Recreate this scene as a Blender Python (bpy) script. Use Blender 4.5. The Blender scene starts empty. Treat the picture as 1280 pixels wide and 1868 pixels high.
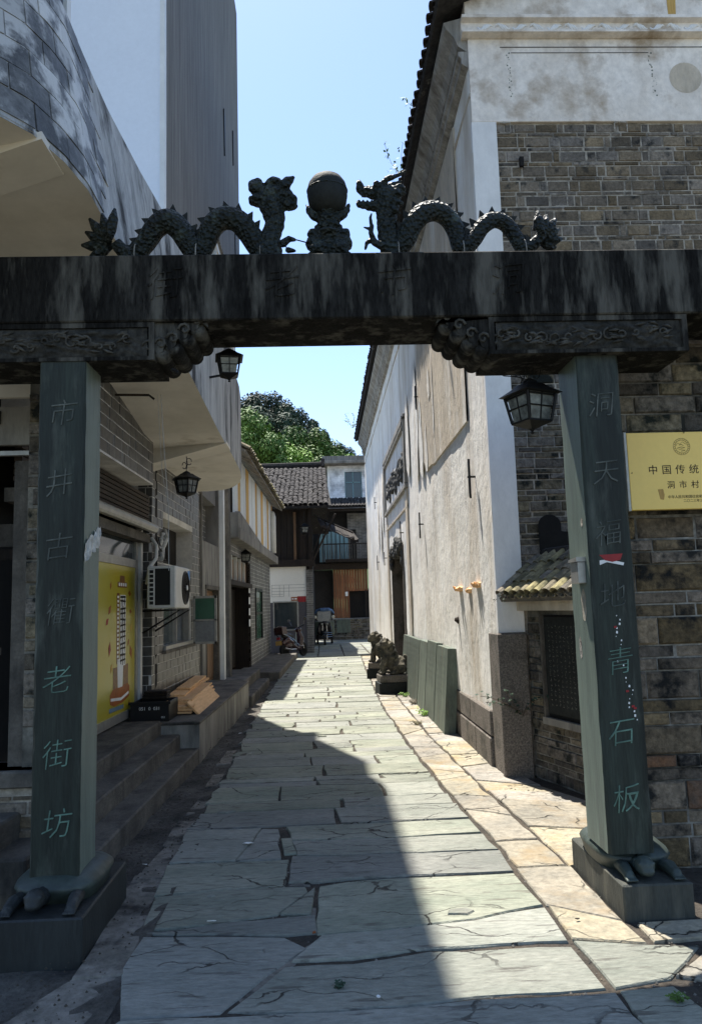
import bpy, bmesh, math, random
from mathutils import Vector, Matrix, noise
random.seed(7)
PI = math.pi
sc = bpy.context.scene
COL = sc.collection

# ------------------------------------------------------------------ camera
yaw, pitch, roll = math.radians(2.2), math.radians(7.0), math.radians(1.7)
fw = Vector((math.sin(yaw)*math.cos(pitch), math.cos(yaw)*math.cos(pitch), math.sin(pitch)))
rt0 = Vector((math.cos(yaw), -math.sin(yaw), 0)); up0 = rt0.cross(fw)
rt = rt0*math.cos(roll) - up0*math.sin(roll); up = up0*math.cos(roll) + rt0*math.sin(roll)
cam = bpy.data.objects.new('camera', bpy.data.cameras.new('camera'))
cam.data.sensor_fit = 'HORIZONTAL'; cam.data.sensor_width = 36; cam.data.lens = 36*1380/1280
cam.data.clip_start = .05; cam.data.clip_end = 2000
m = Matrix((rt, up, -fw)).transposed().to_4x4(); m.translation = (0, 0, 1.6)
cam.matrix_world = m
COL.objects.link(cam); sc.camera = cam

# ------------------------------------------------------------------ sky, sun, exposure
SX, SY = .140, .370            # a point one metre up throws its shadow SX to the right and SY towards the viewer
sun_dir = Vector((-SX, SY, 1)).normalized()
elev = math.asin(sun_dir.z); az = math.atan2(sun_dir.x, sun_dir.y)
world = bpy.data.worlds.new('World'); sc.world = world; world.use_nodes = True
wn = world.node_tree.nodes; wl = world.node_tree.links; wn.clear()
sky = wn.new('ShaderNodeTexSky'); sky.sky_type = 'NISHITA'; sky.sun_disc = False
sky.sun_elevation = elev; sky.sun_rotation = az; sky.air_density = 1.0; sky.dust_density = .5; sky.ozone_density = 2.2
bg = wn.new('ShaderNodeBackground'); bg.inputs['Strength'].default_value = .108
wo = wn.new('ShaderNodeOutputWorld')
wl.new(sky.outputs[0], bg.inputs[0]); wl.new(bg.outputs[0], wo.inputs[0])
sun = bpy.data.objects.new('sun', bpy.data.lights.new('sun', 'SUN'))
sun.data.energy = 4.7; sun.data.angle = math.radians(.5); sun.data.color = (1, .95, .87)
sun.rotation_euler = (-sun_dir).to_track_quat('-Z', 'Y').to_euler(); sun.location = (0, 0, 30)
COL.objects.link(sun)
sc.view_settings.view_transform = 'Standard'; sc.view_settings.look = 'None'
sc.view_settings.exposure = 1.32; sc.view_settings.gamma = 1
sc.cycles.max_bounces = 8; sc.cycles.diffuse_bounces = 4

# ------------------------------------------------------------------ materials
def M(name, c1, c2=None, scale=3, stretch=(1, 1, 1), rough=.88, bump=.3, bscale=30, bstretch=None, rnd=0.0, stain=None,
      stain_c=(.03, .03, .03), stain_s=(1, 1, 1), metal=0, spec=.3, bdist=.01, alpha=None, fine=.25, obj=False, voro=0, hue=0, crack=None):
    m = bpy.data.materials.new(name); m.use_nodes = True
    n = m.node_tree.nodes; l = m.node_tree.links; n.clear()
    out = n.new('ShaderNodeOutputMaterial'); b = n.new('ShaderNodeBsdfPrincipled'); l.new(b.outputs[0], out.inputs[0])
    b.inputs['Roughness'].default_value = rough; b.inputs['Metallic'].default_value = metal
    b.inputs['Specular IOR Level'].default_value = spec
    if obj:
        pos = n.new('ShaderNodeTexCoord').outputs['Object']
    else:
        pos = n.new('ShaderNodeNewGeometry').outputs['Position']
    def coords(s):
        mp = n.new('ShaderNodeMapping'); mp.inputs['Scale'].default_value = s; l.new(pos, mp.inputs['Vector']); return mp.outputs[0]
    def nz(sca, s, det=5, rou=.6):
        t = n.new('ShaderNodeTexNoise'); t.inputs['Scale'].default_value = sca; t.inputs['Detail'].default_value = det
        t.inputs['Roughness'].default_value = rou; l.new(coords(s), t.inputs['Vector']); return t.outputs['Fac']
    def ramp(f, a, bb, lo=0, hi=1):
        r = n.new('ShaderNodeMapRange'); r.inputs[1].default_value = a; r.inputs[2].default_value = bb
        r.inputs[3].default_value = lo; r.inputs[4].default_value = hi; l.new(f, r.inputs[0]); return r.outputs[0]
    def mix(f, a, bb, mode='MIX'):
        x = n.new('ShaderNodeMix'); x.data_type = 'RGBA'; x.blend_type = mode
        for sock, v in ((0, f), (6, a), (7, bb)):
            if isinstance(v, (int, float)): x.inputs[sock].default_value = v
            elif isinstance(v, tuple): x.inputs[sock].default_value = (*v, 1)
            else: l.new(v, x.inputs[sock])
        return x.outputs[2]
    c2 = c2 or tuple(v*.75 for v in c1)
    col = mix(ramp(nz(scale, stretch), .35, .65), tuple(c1), tuple(c2))
    if fine:
        g = ramp(nz(bscale*.8, bstretch or stretch, 6, .7), .3, .7, 1-fine, 1+fine)
        gc = n.new('ShaderNodeCombineColor')
        for i in range(3): l.new(g, gc.inputs[i])
        col = mix(1.0, col, gc.outputs[0], 'MULTIPLY')
    if stain:
        f = ramp(nz(stain[0], stain_s, 6, .62), stain[1], stain[2])
        col = mix(f, col, tuple(stain_c))
    ck = None
    if crack:      # (scale, stretch, width): hairline cracks, warped and broken up by a mask
        wp = n.new('ShaderNodeTexNoise'); wp.inputs['Scale'].default_value = 3.5; wp.inputs['Detail'].default_value = 6; l.new(pos, wp.inputs['Vector'])
        vm = n.new('ShaderNodeVectorMath'); vm.operation = 'MULTIPLY_ADD'; l.new(wp.outputs['Color'], vm.inputs[0]); vm.inputs[1].default_value = (.28, .28, .28); l.new(pos, vm.inputs[2])
        mp = n.new('ShaderNodeMapping'); mp.inputs['Scale'].default_value = crack[1]; l.new(vm.outputs[0], mp.inputs['Vector'])
        vo = n.new('ShaderNodeTexVoronoi'); vo.feature = 'DISTANCE_TO_EDGE'; vo.inputs['Scale'].default_value = crack[0]; l.new(mp.outputs[0], vo.inputs['Vector'])
        line = ramp(vo.outputs['Distance'], crack[2]*.4, crack[2], 1, 0)
        mk_ = n.new('ShaderNodeMath'); mk_.operation = 'MULTIPLY'; l.new(line, mk_.inputs[0]); l.new(ramp(nz(1.4, (1, 1, 1), 3), .47, .56), mk_.inputs[1]); ck = mk_.outputs[0]
        col = mix(ck, col, (.035, .032, .027))
    if rnd or hue:
        oi = n.new('ShaderNodeObjectInfo'); hs = n.new('ShaderNodeHueSaturation')
        l.new(ramp(oi.outputs['Random'], 0, 1, 1-rnd, 1+rnd), hs.inputs['Value'])
        if hue:
            ml = n.new('ShaderNodeMath'); ml.operation = 'MULTIPLY'; ml.inputs[1].default_value = 7.31; l.new(oi.outputs['Random'], ml.inputs[0])
            fr = n.new('ShaderNodeMath'); fr.operation = 'FRACT'; l.new(ml.outputs[0], fr.inputs[0])
            l.new(ramp(fr.outputs[0], 0, 1, .5-hue, .5+hue), hs.inputs['Hue'])
            l.new(ramp(fr.outputs[0], 0, 1, .7, 1.5), hs.inputs['Saturation'])
        l.new(col, hs.inputs['Color']); col = hs.outputs[0]
    l.new(col, b.inputs['Base Color'])
    if bump:
        bp = n.new('ShaderNodeBump'); bp.inputs['Strength'].default_value = bump; bp.inputs['Distance'].default_value = bdist
        if voro:
            v = n.new('ShaderNodeTexVoronoi'); v.inputs['Scale'].default_value = voro; l.new(coords((1, 1, 1)), v.inputs['Vector'])
            l.new(v.outputs['Distance'], bp.inputs['Height'])
        else:
            hgt = nz(bscale, bstretch or stretch, 7, .65)
            if ck:
                sb = n.new('ShaderNodeMath'); sb.operation = 'SUBTRACT'; l.new(hgt, sb.inputs[0]); l.new(ck, sb.inputs[1]); hgt = sb.outputs[0]
            l.new(hgt, bp.inputs['Height'])
        l.new(bp.outputs[0], b.inputs['Normal'])
    if alpha is not None:
        b.inputs['Transmission Weight'].default_value = alpha
    return m

MAT = dict(
 slate=M('slate', (.172, .182, .152), (.245, .246, .208), 1.3, (1, 2.2, 1), .70, .7, 18, (1, 3, 1), .17, (3.4, .58, .66), (.105, .100, .085), (.9, 6, 1), fine=.28, hue=.006, bdist=.024, crack=(1.7, (1, 2.6, 1), .016)),
 margin=M('pale_margin_stone', (.31, .280, .228), (.20, .188, .160), 2.2, (1, 1, 1), .85, .9, 24, None, .17, (2.6, .52, .72), (.26, .205, .14), fine=.34, hue=.006, bdist=.016, crack=(2.6, (1, 1.3, 1), .018)),
 dirt=M('packed_dirt', (.085, .070, .054), (.045, .040, .034), 4, rough=1, bump=1, bscale=40, bdist=.03, fine=.5),
 gutter=M('gutter_dirt', (.115, .105, .09), (.045, .042, .037), 3, rough=1, bump=1, bscale=30, bdist=.03, fine=.6),
 ground=M('bare_earth', (.10, .09, .07), (.06, .06, .04), .5, rough=1),
 plaster=M('white_lime_plaster', (.90, .875, .82), (.82, .775, .70), 1.1, (1, 1, .45), .93, .5, 8, (1, 1, .6), 0, (1.0, .49, .70), (.56, .48, .38), (1.7, 1.7, .28), bdist=.035, fine=.12),
 plaster_grey=M('weathered_grey_plaster', (.42, .40, .365), (.24, .225, .20), 2.5, (2, 2, .25), .95, .6, 12, (3, 3, .4), 0, (3, .52, .7), (.15, .13, .11), (2, 2, .3), fine=.25, bdist=.02),
 render=M('tan_cement_render', (.62, .53, .41), (.47, .405, .32), 2, (1, 1, .35), .95, .6, 14, (1, 1, .5), 0, (1.4, .50, .66), (.74, .70, .63), (1.6, 1.6, .3), fine=.18, bdist=.03),
 quoin=M('white_quoin_paint', (.84, .82, .79), (.74, .72, .69), 1.5, (1, 1, .5), .9, .3, 14, fine=.08),
 facade=M('stained_facade_plaster', (.86, .79, .71), (.70, .62, .53), 1.8, (1, 1, .8), .95, .5, 16, None, 0, (2.2, .54, .72), (.40, .31, .22), fine=.16),
 brick=M('grey_brick', (.125, .104, .080), (.20, .166, .128), 6, (1, 1, 1), .95, .9, 40, None, .38, (7, .55, .68), (.028, .028, .026), bdist=.012, fine=.4, hue=.003),
 brick_dark=M('mossy_dark_brick', (.105, .092, .075), (.18, .155, .12), 5, rough=.96, bump=1, bscale=30, rnd=.45, stain=(5, .50, .62), stain_c=(.012, .014, .012), bdist=.015, fine=.55, hue=.01),
 mortar=M('lime_mortar', (.40, .36, .30), (.25, .22, .18), 8, rough=1, bump=.6, fine=.35, stain=(4, .5, .7), stain_c=(.07, .065, .055)),
 mortar_dark=M('grimy_mortar', (.25, .235, .20), (.10, .095, .08), 5, rough=1, bump=.6, fine=.4, stain=(3, .48, .66), stain_c=(.018, .018, .016)),
 tile=M('glazed_grey_tile', (.048, .045, .041), (.085, .080, .072), 4, (1, 1, 1), .38, .2, 20, None, .2, (2.5, .55, .8), (.12, .117, .11), (1, 1, .4), spec=.5, fine=.2),
 grout=M('white_grout', (.62, .60, .56), (.42, .40, .37), 3, fine=.2, bump=.1),
 granite=M('granite_plinth', (.20, .175, .15), (.10, .088, .075), 60, rough=.95, bump=.9, bscale=90, stain=(3, .5, .7), stain_c=(.045, .045, .035), fine=.5),
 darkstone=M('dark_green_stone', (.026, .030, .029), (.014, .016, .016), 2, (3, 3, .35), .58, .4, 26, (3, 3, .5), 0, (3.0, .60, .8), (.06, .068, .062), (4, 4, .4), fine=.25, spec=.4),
 beamstone=M('soot_stained_beam_stone', (.008, .0076, .007), (.020, .0195, .018), 2.4, (3, 3, .45), .92, .8, 26, (3, 3, .6), 0, (2.1, .50, .66), (.095, .091, .079), (4.2, 4.2, .8), fine=.7, spec=.1),
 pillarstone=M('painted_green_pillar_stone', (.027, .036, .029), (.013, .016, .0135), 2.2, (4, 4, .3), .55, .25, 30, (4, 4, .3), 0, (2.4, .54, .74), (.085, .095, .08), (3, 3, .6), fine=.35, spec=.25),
 bronze=M('dark_bronze_green', (.0075, .0105, .009), (.015, .021, .018), 6, rough=.58, bump=1, bscale=40, voro=46, spec=.35, bdist=.022, stain=(8, .58, .7), stain_c=(.05, .065, .055)),
 bronze_smooth=M('smooth_dark_stone', (.012, .014, .0135), (.022, .025, .024), 5, rough=.75, bump=.5, spec=.25),
 shell=M('turtle_shell_stone', (.055, .072, .062), (.028, .037, .032), 5, rough=.5, bump=.5, voro=11, bdist=.01, spec=.4),
 carve=M('carved_letter_green', (.13, .23, .18), (.06, .10, .08), 8, rough=.7, bump=.4, fine=.3),
 carve_grey=M('carved_letter_grey', (.115, .125, .11), (.035, .042, .038), 8, rough=.7, bump=.4, fine=.3),
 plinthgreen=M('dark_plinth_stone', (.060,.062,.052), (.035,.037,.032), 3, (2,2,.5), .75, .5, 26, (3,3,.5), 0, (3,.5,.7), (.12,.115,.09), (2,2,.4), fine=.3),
 reliefstone=M('carved_panel_stone', (.05,.048,.043), (.018,.018,.016), 5, rough=.95, bump=.8, bscale=40, fine=.6, spec=.1),
 cement=M('worn_cement', (.23,.21,.18), (.13,.12,.10), 3, rough=1, bump=.9, bscale=22, fine=.4, stain=(4,.52,.66), stain_c=(.035,.033,.03), bdist=.02),
 pillarside=M('scuffed_sunlit_pillar_side', (.145,.18,.15), (.09,.115,.098), 2.2, (4,4,.3), .5, .25, 30, (4,4,.3), 0, (2.2,.55,.75), (.075,.09,.08), (3,3,.35), fine=.18, spec=.4),  # side faces lightened: sunlight put into the colour, besides flaked paint
 mortar_near=M('pale_rough_mortar', (.33,.31,.27), (.13,.12,.105), 5, rough=1, bump=.6, fine=.4, stain=(2,.50,.66), stain_c=(.03,.03,.026)),
 nearbrick=M('weathered_near_brick', (.11,.088,.065), (.19,.15,.108), 7, rough=.97, bump=1, bscale=34, rnd=.42, stain=(6,.52,.64), stain_c=(.015,.015,.014), bdist=.014, fine=.55, hue=.006),
 rustbrick=M('rusty_orange_brick', (.17,.085,.045), (.10,.07,.05), 7, rough=.97, bump=1, bscale=34, rnd=.3, bdist=.014, fine=.5),
 reliefhighlight=M('worn_highlight_carving', (.085,.082,.072), (.035,.034,.030), 9, rough=.95, bump=.6, bscale=40, fine=.5, spec=.1),  # raised carving lightened: painted highlights make up for flat relief shading, plus wear
 concrete=M('stained_concrete', (.28, .265, .235), (.15, .14, .125), 2, (1.5, 1.5, .5), .95, .5, 20, None, 0, (2.5, .5, .75), (.065, .064, .06), (2, 2, .5), fine=.2),
 stepstone=M('dark_concrete_step', (.14, .125, .105), (.075, .068, .058), 2.5, (2, 1, 2), .93, .6, 25, None, .1, (2, .5, .72), (.03, .029, .027), (2, 2, .6), fine=.35),
 soffit=M('cream_soffit', (.74, .695, .62), (.60, .56, .49), 1.4, (1, 1, 1), .95, .15, 8, None, 0, (1.3, .60, .74), (.38, .32, .25), fine=.06),
 parapet=M('streaked_parapet_render', (.46, .46, .455), (.28, .285, .285), 3, (3, 3, .35), .93, .5, 16, (5, 5, .3), 0, (2.0, .50, .62), (.045, .045, .046), (3, 1.6, .40), fine=.3),
 tower=M('rain_streaked_tower_wall', (.235, .225, .21), (.12, .115, .108), 4, (8, 8, .22), .95, .35, 30, (9, 9, .2), fine=.22),
 palewall=M('pale_blue_end_wall', (.78, .82, .88), (.74, .78, .84), 1, rough=.5, bump=.05, fine=.03),
 iron=M('black_iron', (.012, .012, .012), rough=.5, bump=.2, metal=.3, fine=.2),
 rust=M('rusty_iron', (.05, .035, .025), (.03, .025, .02), 10, rough=.8),
 glass_lamp=M('frosted_lamp_glass', (.19, .20, .18), (.07, .075, .07), 14, rough=.25, bump=.2, spec=.6, fine=.3),
 glass=M('dark_window_glass', (.020, .028, .032), (.03, .04, .045), 2, rough=.08, bump=0, spec=.7, fine=0),
 glass_green=M('green_window_glass', (.055, .14, .095), (.04, .10, .07), 2, rough=.12, bump=0, spec=.6, fine=.05),
 glass_sky=M('blue_window_glass', (.20, .27, .33), (.15, .22, .28), 2, rough=.08, bump=0, spec=.8, fine=0),
 alu=M('aluminium_frame', (.36, .35, .32), (.28, .27, .25), 8, rough=.4, bump=.1, metal=.5, fine=.1),
 bollard=M('dull_white_paint', (.5,.5,.48)),
 white=M('white_paint', (.78, .78, .76), (.68, .68, .66), 3, rough=.55, bump=.1, fine=.06),
 acwhite=M('aged_white_plastic', (.62, .61, .575), (.52, .51, .47), 3, rough=.5, bump=.05, fine=.1),
 black=M('black_plastic', (.012, .012, .013), rough=.45, bump=.1, fine=.1),
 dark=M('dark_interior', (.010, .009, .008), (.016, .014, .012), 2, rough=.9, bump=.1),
 darkwood=M('dark_old_wood', (.014, .010, .008), (.024, .017, .012), 5, (6, 6, .4), .8, .6, 20, (8, 8, .4), .3, fine=.4),
 brownwood=M('reddish_board_wood', (.23, .085, .032), (.15, .058, .025), 4, (6, 6, .3), .6, .4, 20, (8, 8, .4), .3, fine=.3),
 doorwood=M('worn_brown_door_wood', (.22, .125, .065), (.12, .07, .038), 4, (8, 8, .4), .7, .5, 20, (9, 9, .4), .25, fine=.35),
 pine=M('fresh_pine_plank', (.82, .50, .24), (.66, .37, .16), 5, (8, .7, 8), .6, .2, 14, (14, 1, 14), .12, fine=.15),
 yellowboard=M('ochre_board', (.60, .37, .10), (.48, .29, .09), 3, (4, 4, .4), .7, .2, rnd=.1),
 whiteboard=M('white_board', (.70, .71, .69), (.60, .61, .6), 3, (4, 4, .4), .7, .2, rnd=.08),
 poster=M('yellow_poster', (.40, .32, .015), (.36, .33, .05), 1.2, rough=.3, bump=0, spec=.5, fine=.03),
 gold=M('brass_plaque_gold', (.90, .62, .14), (.84, .56, .12), 1.2, (1, 1, 1), .38, .05, 30, fine=.03, metal=.0, spec=.6),
 ink=M('black_ink', (.015, .010, .008), rough=.6, bump=0, fine=0),
 paper=M('white_paper', (.8, .8, .78), rough=.8, bump=0, fine=0),
 red=M('red_print', (.30, .02, .025), (.22, .02, .02), 5, rough=.5, bump=0, fine=.1),
 orange=M('orange_print', (.33, .10, .02), (.22, .06, .015), 8, rough=.5, bump=0, fine=.1),
 blue=M('blue_print', (.03, .22, .60), rough=.4, bump=0, fine=.1),
 brownprint=M('brown_print', (.13, .055, .02), (.22, .10, .03), 12, rough=.4, bump=0, fine=.1),
 rooftile=M('dark_clay_roof_tile', (.022, .020, .019), (.045, .040, .037), 8, rough=.95, bump=.6, rnd=.35, fine=.4, stain=(5, .62, .72), stain_c=(.22, .20, .17)),
 mosstile=M('mossy_yellowed_roof_tile', (.27, .235, .165), (.085, .08, .06), 7, rough=.95, bump=.7, rnd=.3, fine=.4, hue=.02),
 redpaint=M('dark_red_scooter_paint', (.022, .003, .004), (.016, .002, .003), 3, rough=.25, bump=0, spec=.6, fine=.05),
 chrome=M('chrome', (.30, .30, .30), rough=.2, metal=1, bump=0, fine=0),
 rubber=M('tyre_rubber', (.015, .015, .015), rough=.85, bump=.3),
 tarp=M('blue_tarpaulin', (.05, .10, .19), (.03, .06, .12), 5, rough=.5, bump=.6, bscale=8, bdist=.03),
 clearplastic=M('clear_plastic_screen', (.20, .215, .22), (.15, .16, .17), 6, rough=.25, bump=.3, spec=.6),
 lionstone=M('weathered_lion_stone', (.15, .135, .10), (.055, .05, .04), 9, rough=.95, bump=1, bscale=30, stain=(5, .50, .62), stain_c=(.03, .032, .028), fine=.45, bdist=.015),
 stele=M('blue_green_stele_slate', (.125, .15, .118), (.06, .072, .06), 3, (2, 2, .4), .7, .5, 30, (3, 3, .6), .2, (3, .58, .75), (.22, .20, .13), (2, 2, .4), fine=.22),
 leaf=M('fresh_green_leaf', (.20, .34, .04), (.12, .24, .03), 3, rough=.6, bump=0, rnd=.25, fine=.3),
 leaf_dark=M('dark_conifer_leaf', (.018, .036, .022), (.035, .058, .034), .6, rough=.7, bump=0, rnd=.25, fine=.3),
 leaf_mid=M('mid_green_leaf', (.055, .115, .022), (.115, .19, .036), .5, rough=.65, bump=0, rnd=.25, fine=.3),
 bark=M('bark', (.09, .07, .05), rough=.95, bump=.8),
 hill=M('wooded_hill_ground', (.02, .045, .015), (.035, .07, .02), .3, rough=1, bump=1),
 teal=M('pale_blue_door', (.20, .33, .36), (.14, .24, .27), 4, (6, 6, .4), .7, .3, fine=.2),
 greywainscot=M('grey_wainscot', (.085, .08, .085), (.065, .06, .065), 3, rough=.8, bump=.2),
 cream=M('cream_house_wall', (.76, .73, .66), (.70, .67, .60), 1.2, rough=.9, bump=.2, fine=.06),
 tape=M('crumpled_clear_tape', (.50, .50, .47), (.30, .31, .30), 25, rough=.3, bump=.9, bscale=30, spec=.7, bdist=.01),
 relief=M('dark_relief_stone', (.045, .045, .045), (.09, .088, .08), 14, rough=.9, bump=.7),
)
MATG = MAT
def brick_tex(name, c1, c2, cm, bw, bh, axis, rough=.5, ms=.006):
    m = bpy.data.materials.new(name); m.use_nodes = True; n = m.node_tree.nodes; l = m.node_tree.links
    b = n['Principled BSDF']; b.inputs['Roughness'].default_value = rough
    g = n.new('ShaderNodeNewGeometry'); s = n.new('ShaderNodeSeparateXYZ'); l.new(g.outputs['Position'], s.inputs[0])
    c = n.new('ShaderNodeCombineXYZ'); l.new(s.outputs['Y' if axis == 'Y' else 'X'], c.inputs[0]); l.new(s.outputs['Z'], c.inputs[1])
    t = n.new('ShaderNodeTexBrick'); t.inputs['Scale'].default_value = 1; t.inputs['Brick Width'].default_value = bw
    t.inputs['Row Height'].default_value = bh; t.inputs['Mortar Size'].default_value = ms; t.inputs['Bias'].default_value = 0
    for i, v in ((1, c1), (2, c2), (3, cm)): t.inputs[i].default_value = (*v, 1)
    l.new(c.outputs[0], t.inputs['Vector'])
    nz = n.new('ShaderNodeTexNoise'); nz.inputs['Scale'].default_value = 3; nz.inputs['Detail'].default_value = 6; l.new(g.outputs['Position'], nz.inputs['Vector'])
    mr = n.new('ShaderNodeMapRange'); mr.inputs[1].default_value = .3; mr.inputs[2].default_value = .7; mr.inputs[3].default_value = .55; mr.inputs[4].default_value = 1.4
    l.new(nz.outputs['Fac'], mr.inputs[0]); x = n.new('ShaderNodeMix'); x.data_type = 'RGBA'; x.blend_type = 'MULTIPLY'; x.inputs[0].default_value = 1
    cc = n.new('ShaderNodeCombineColor'); [l.new(mr.outputs[0], cc.inputs[i]) for i in range(3)]
    l.new(t.outputs['Color'], x.inputs[6]); l.new(cc.outputs[0], x.inputs[7]); l.new(x.outputs[2], b.inputs['Base Color'])
    bp = n.new('ShaderNodeBump'); bp.inputs['Strength'].default_value = .6; bp.inputs['Distance'].default_value = .008; bp.invert = True
    l.new(t.outputs['Fac'], bp.inputs['Height']); l.new(bp.outputs[0], b.inputs['Normal'])
    return m
MAT['fartile'] = brick_tex('small_grey_wall_tile', (.055, .053, .05), (.12, .115, .105), (.42, .41, .38), .2, .1, 'Y', .6)
MAT['farbrick'] = brick_tex('old_grey_brickwork', (.09, .085, .08), (.15, .14, .125), (.25, .24, .22), .28, .075, 'X', .9)
MAT['farbricky'] = brick_tex('old_grey_side_brickwork', (.10, .09, .08), (.15, .14, .12), (.30, .28, .25), .28, .075, 'Y', .9)
MAT['whitetile'] = brick_tex('small_white_wall_tile', (.70, .72, .76), (.64, .66, .7), (.45, .46, .5), .1, .1, 'X', .4)

# ------------------------------------------------------------------ builders
WM = {}
def shear(v):                    # the left-hand row of houses runs about one degree off the alley's axis
    return (v[0] + .02*(v[1]-5), v[1], v[2])
class MB:
    def __init__(s, xf=None): s.v = []; s.f = []; s.xf = xf; s.mi = []
    def add(s, vs, fs):
        o = len(s.v); s.v += [tuple(p) for p in vs]; s.f += [tuple(i+o for i in f) for f in fs]; return s
    def box(s, x0, x1, y0, y1, z0, z1, ch=0.0):
        if ch <= 0:
            return s.add([(x0,y0,z0),(x1,y0,z0),(x1,y1,z0),(x0,y1,z0),(x0,y0,z1),(x1,y0,z1),(x1,y1,z1),(x0,y1,z1)],
                  [(0,3,2,1),(4,5,6,7),(0,1,5,4),(1,2,6,5),(2,3,7,6),(3,0,4,7)])
        bm = bmesh.new(); bmesh.ops.create_cube(bm, size=1)
        for v in bm.verts: v.co = Vector(((x0+x1)/2+v.co.x*(x1-x0), (y0+y1)/2+v.co.y*(y1-y0), (z0+z1)/2+v.co.z*(z1-z0)))
        bmesh.ops.bevel(bm, geom=bm.edges[:], offset=ch, segments=1, affect='EDGES')
        bm.verts.index_update()
        s.add([v.co[:] for v in bm.verts], [tuple(v.index for v in f.verts) for f in bm.faces]); bm.free(); return s
    def prism(s, poly, axis, a, b):     # poly of 2D points extruded along axis from a to b
        def P(p, t):
            return {'X': (t, p[0], p[1]), 'Y': (p[0], t, p[1]), 'Z': (p[0], p[1], t)}[axis]
        n = len(poly); vs = [P(p, a) for p in poly]+[P(p, b) for p in poly]
        fs = [tuple(range(n))[::-1], tuple(range(n, 2*n))]+[(i, (i+1) % n, n+(i+1) % n, n+i) for i in range(n)]
        return s.add(vs, fs)
    def tube(s, pts, r, n=10, cap=True):
        pts = [Vector(p) for p in pts]; R = r if isinstance(r, (list, tuple)) else [r]*len(pts)
        o = len(s.v); prev = None
        for i, p in enumerate(pts):
            t = (pts[min(i+1, len(pts)-1)]-pts[max(i-1, 0)]).normalized()
            if prev is None:
                a = Vector((0, 0, 1)) if abs(t.z) < .9 else Vector((1, 0, 0)); u = t.cross(a).normalized()
            else:
                u = (prev - t*prev.dot(t)).normalized()
            prev = u; w = t.cross(u)
            for k in range(n):
                an = 2*PI*k/n; s.v.append(tuple(p+u*math.cos(an)*R[i]+w*math.sin(an)*R[i]))
        for i in range(len(pts)-1):
            for k in range(n):
                s.f.append((o+i*n+k, o+i*n+(k+1) % n, o+(i+1)*n+(k+1) % n, o+(i+1)*n+k))
        if cap:
            s.f.append(tuple(o+k for k in range(n))[::-1]); e = o+(len(pts)-1)*n; s.f.append(tuple(e+k for k in range(n)))
        return s
    def lathe(s, prof, c=(0, 0, 0), n=24, axis='Z', sx=1, sy=1):
        o = len(s.v)
        for r, z in prof:
            for k in range(n):
                a = 2*PI*k/n; x, y = r*math.cos(a)*sx, r*math.sin(a)*sy
                if axis == 'Z': s.v.append((c[0]+x, c[1]+y, c[2]+z))
                elif axis == 'Y': s.v.append((c[0]+x, c[1]+z, c[2]+y))
                else: s.v.append((c[0]+z, c[1]+x, c[2]+y))
        for i in range(len(prof)-1):
            for k in range(n): s.f.append((o+i*n+k, o+i*n+(k+1) % n, o+(i+1)*n+(k+1) % n, o+(i+1)*n+k))
        s.f.append(tuple(o+k for k in range(n))[::-1]); e = o+(len(prof)-1)*n; s.f.append(tuple(e+k for k in range(n)))
        return s
    def cone(s, p, q, r, n=6): return s.tube([p, q], [r, r*.05], n)
    def mesh(s, name, mat, smooth=False):
        me = bpy.data.meshes.new(name)
        vs = [s.xf(v) for v in s.v] if s.xf else s.v
        me.from_pydata(vs, [], s.f); me.validate()
        bm = bmesh.new(); bm.from_mesh(me); bmesh.ops.recalc_face_normals(bm, faces=bm.faces[:]); bm.to_mesh(me); bm.free()
        if smooth:
            me.polygons.foreach_set('use_smooth', [True]*len(me.polygons))
            if smooth == 'auto': me.set_sharp_from_angle(angle=math.radians(40))
        me.materials.append(MAT[mat] if isinstance(mat, str) else mat); return me
    def build(s, name, mat, parent=None, smooth=False, **tg):
        return link(name, s.mesh(name, mat, smooth), parent, **tg)
def tag(o, label=None, cat=None, group=None, kind=None):
    if label: o['label'] = label
    if cat: o['category'] = cat
    if group: o['group'] = group
    if kind: o['kind'] = kind
    return o
def link(name, data, parent=None, label=None, cat=None, group=None, kind=None, loc=None, rot=None, scale=None):
    o = bpy.data.objects.new(name, data); COL.objects.link(o)
    if loc: o.location = loc
    if rot: o.rotation_euler = rot
    if scale: o.scale = scale
    if parent is not None:
        o.parent = parent; o.matrix_parent_inverse = WM.get(parent.name, Matrix()).inverted()
    return tag(o, label, cat, group, kind)
def thing(name, label, cat, loc=(0, 0, 0), rz=0, group=None, kind=None):
    o = bpy.data.objects.new(name, None); COL.objects.link(o); o.empty_display_size = .1
    o.location = loc; o.rotation_euler = (0, 0, rz)
    WM[o.name] = Matrix.Translation(loc) @ Matrix.Rotation(rz, 4, 'Z')
    return tag(o, label, cat, group, kind)
def proto(name, label, cat, group=None):     # a thing whose parts are modelled round its own origin
    o = bpy.data.objects.new(name, None); COL.objects.link(o); o.empty_display_size = .1
    WM[o.name] = Matrix(); return tag(o, label, cat, group)
def place(o, loc, rz=0, sc_=1, tilt=(0, 0)):
    o.location = loc; o.rotation_euler = (tilt[0], tilt[1], rz); o.scale = (sc_,)*3 if isinstance(sc_, (int, float)) else sc_
    return o
def dup(o, parent=None, **tg):
    c = o.copy(); COL.objects.link(c)
    if parent is not None: c.parent = parent; c.matrix_parent_inverse = o.matrix_parent_inverse.copy()
    for ch in KIDS(o): dup(ch, c)
    return tag(c, **tg)
def KIDS(o): return [x for x in bpy.data.objects if x.parent == o]
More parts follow.
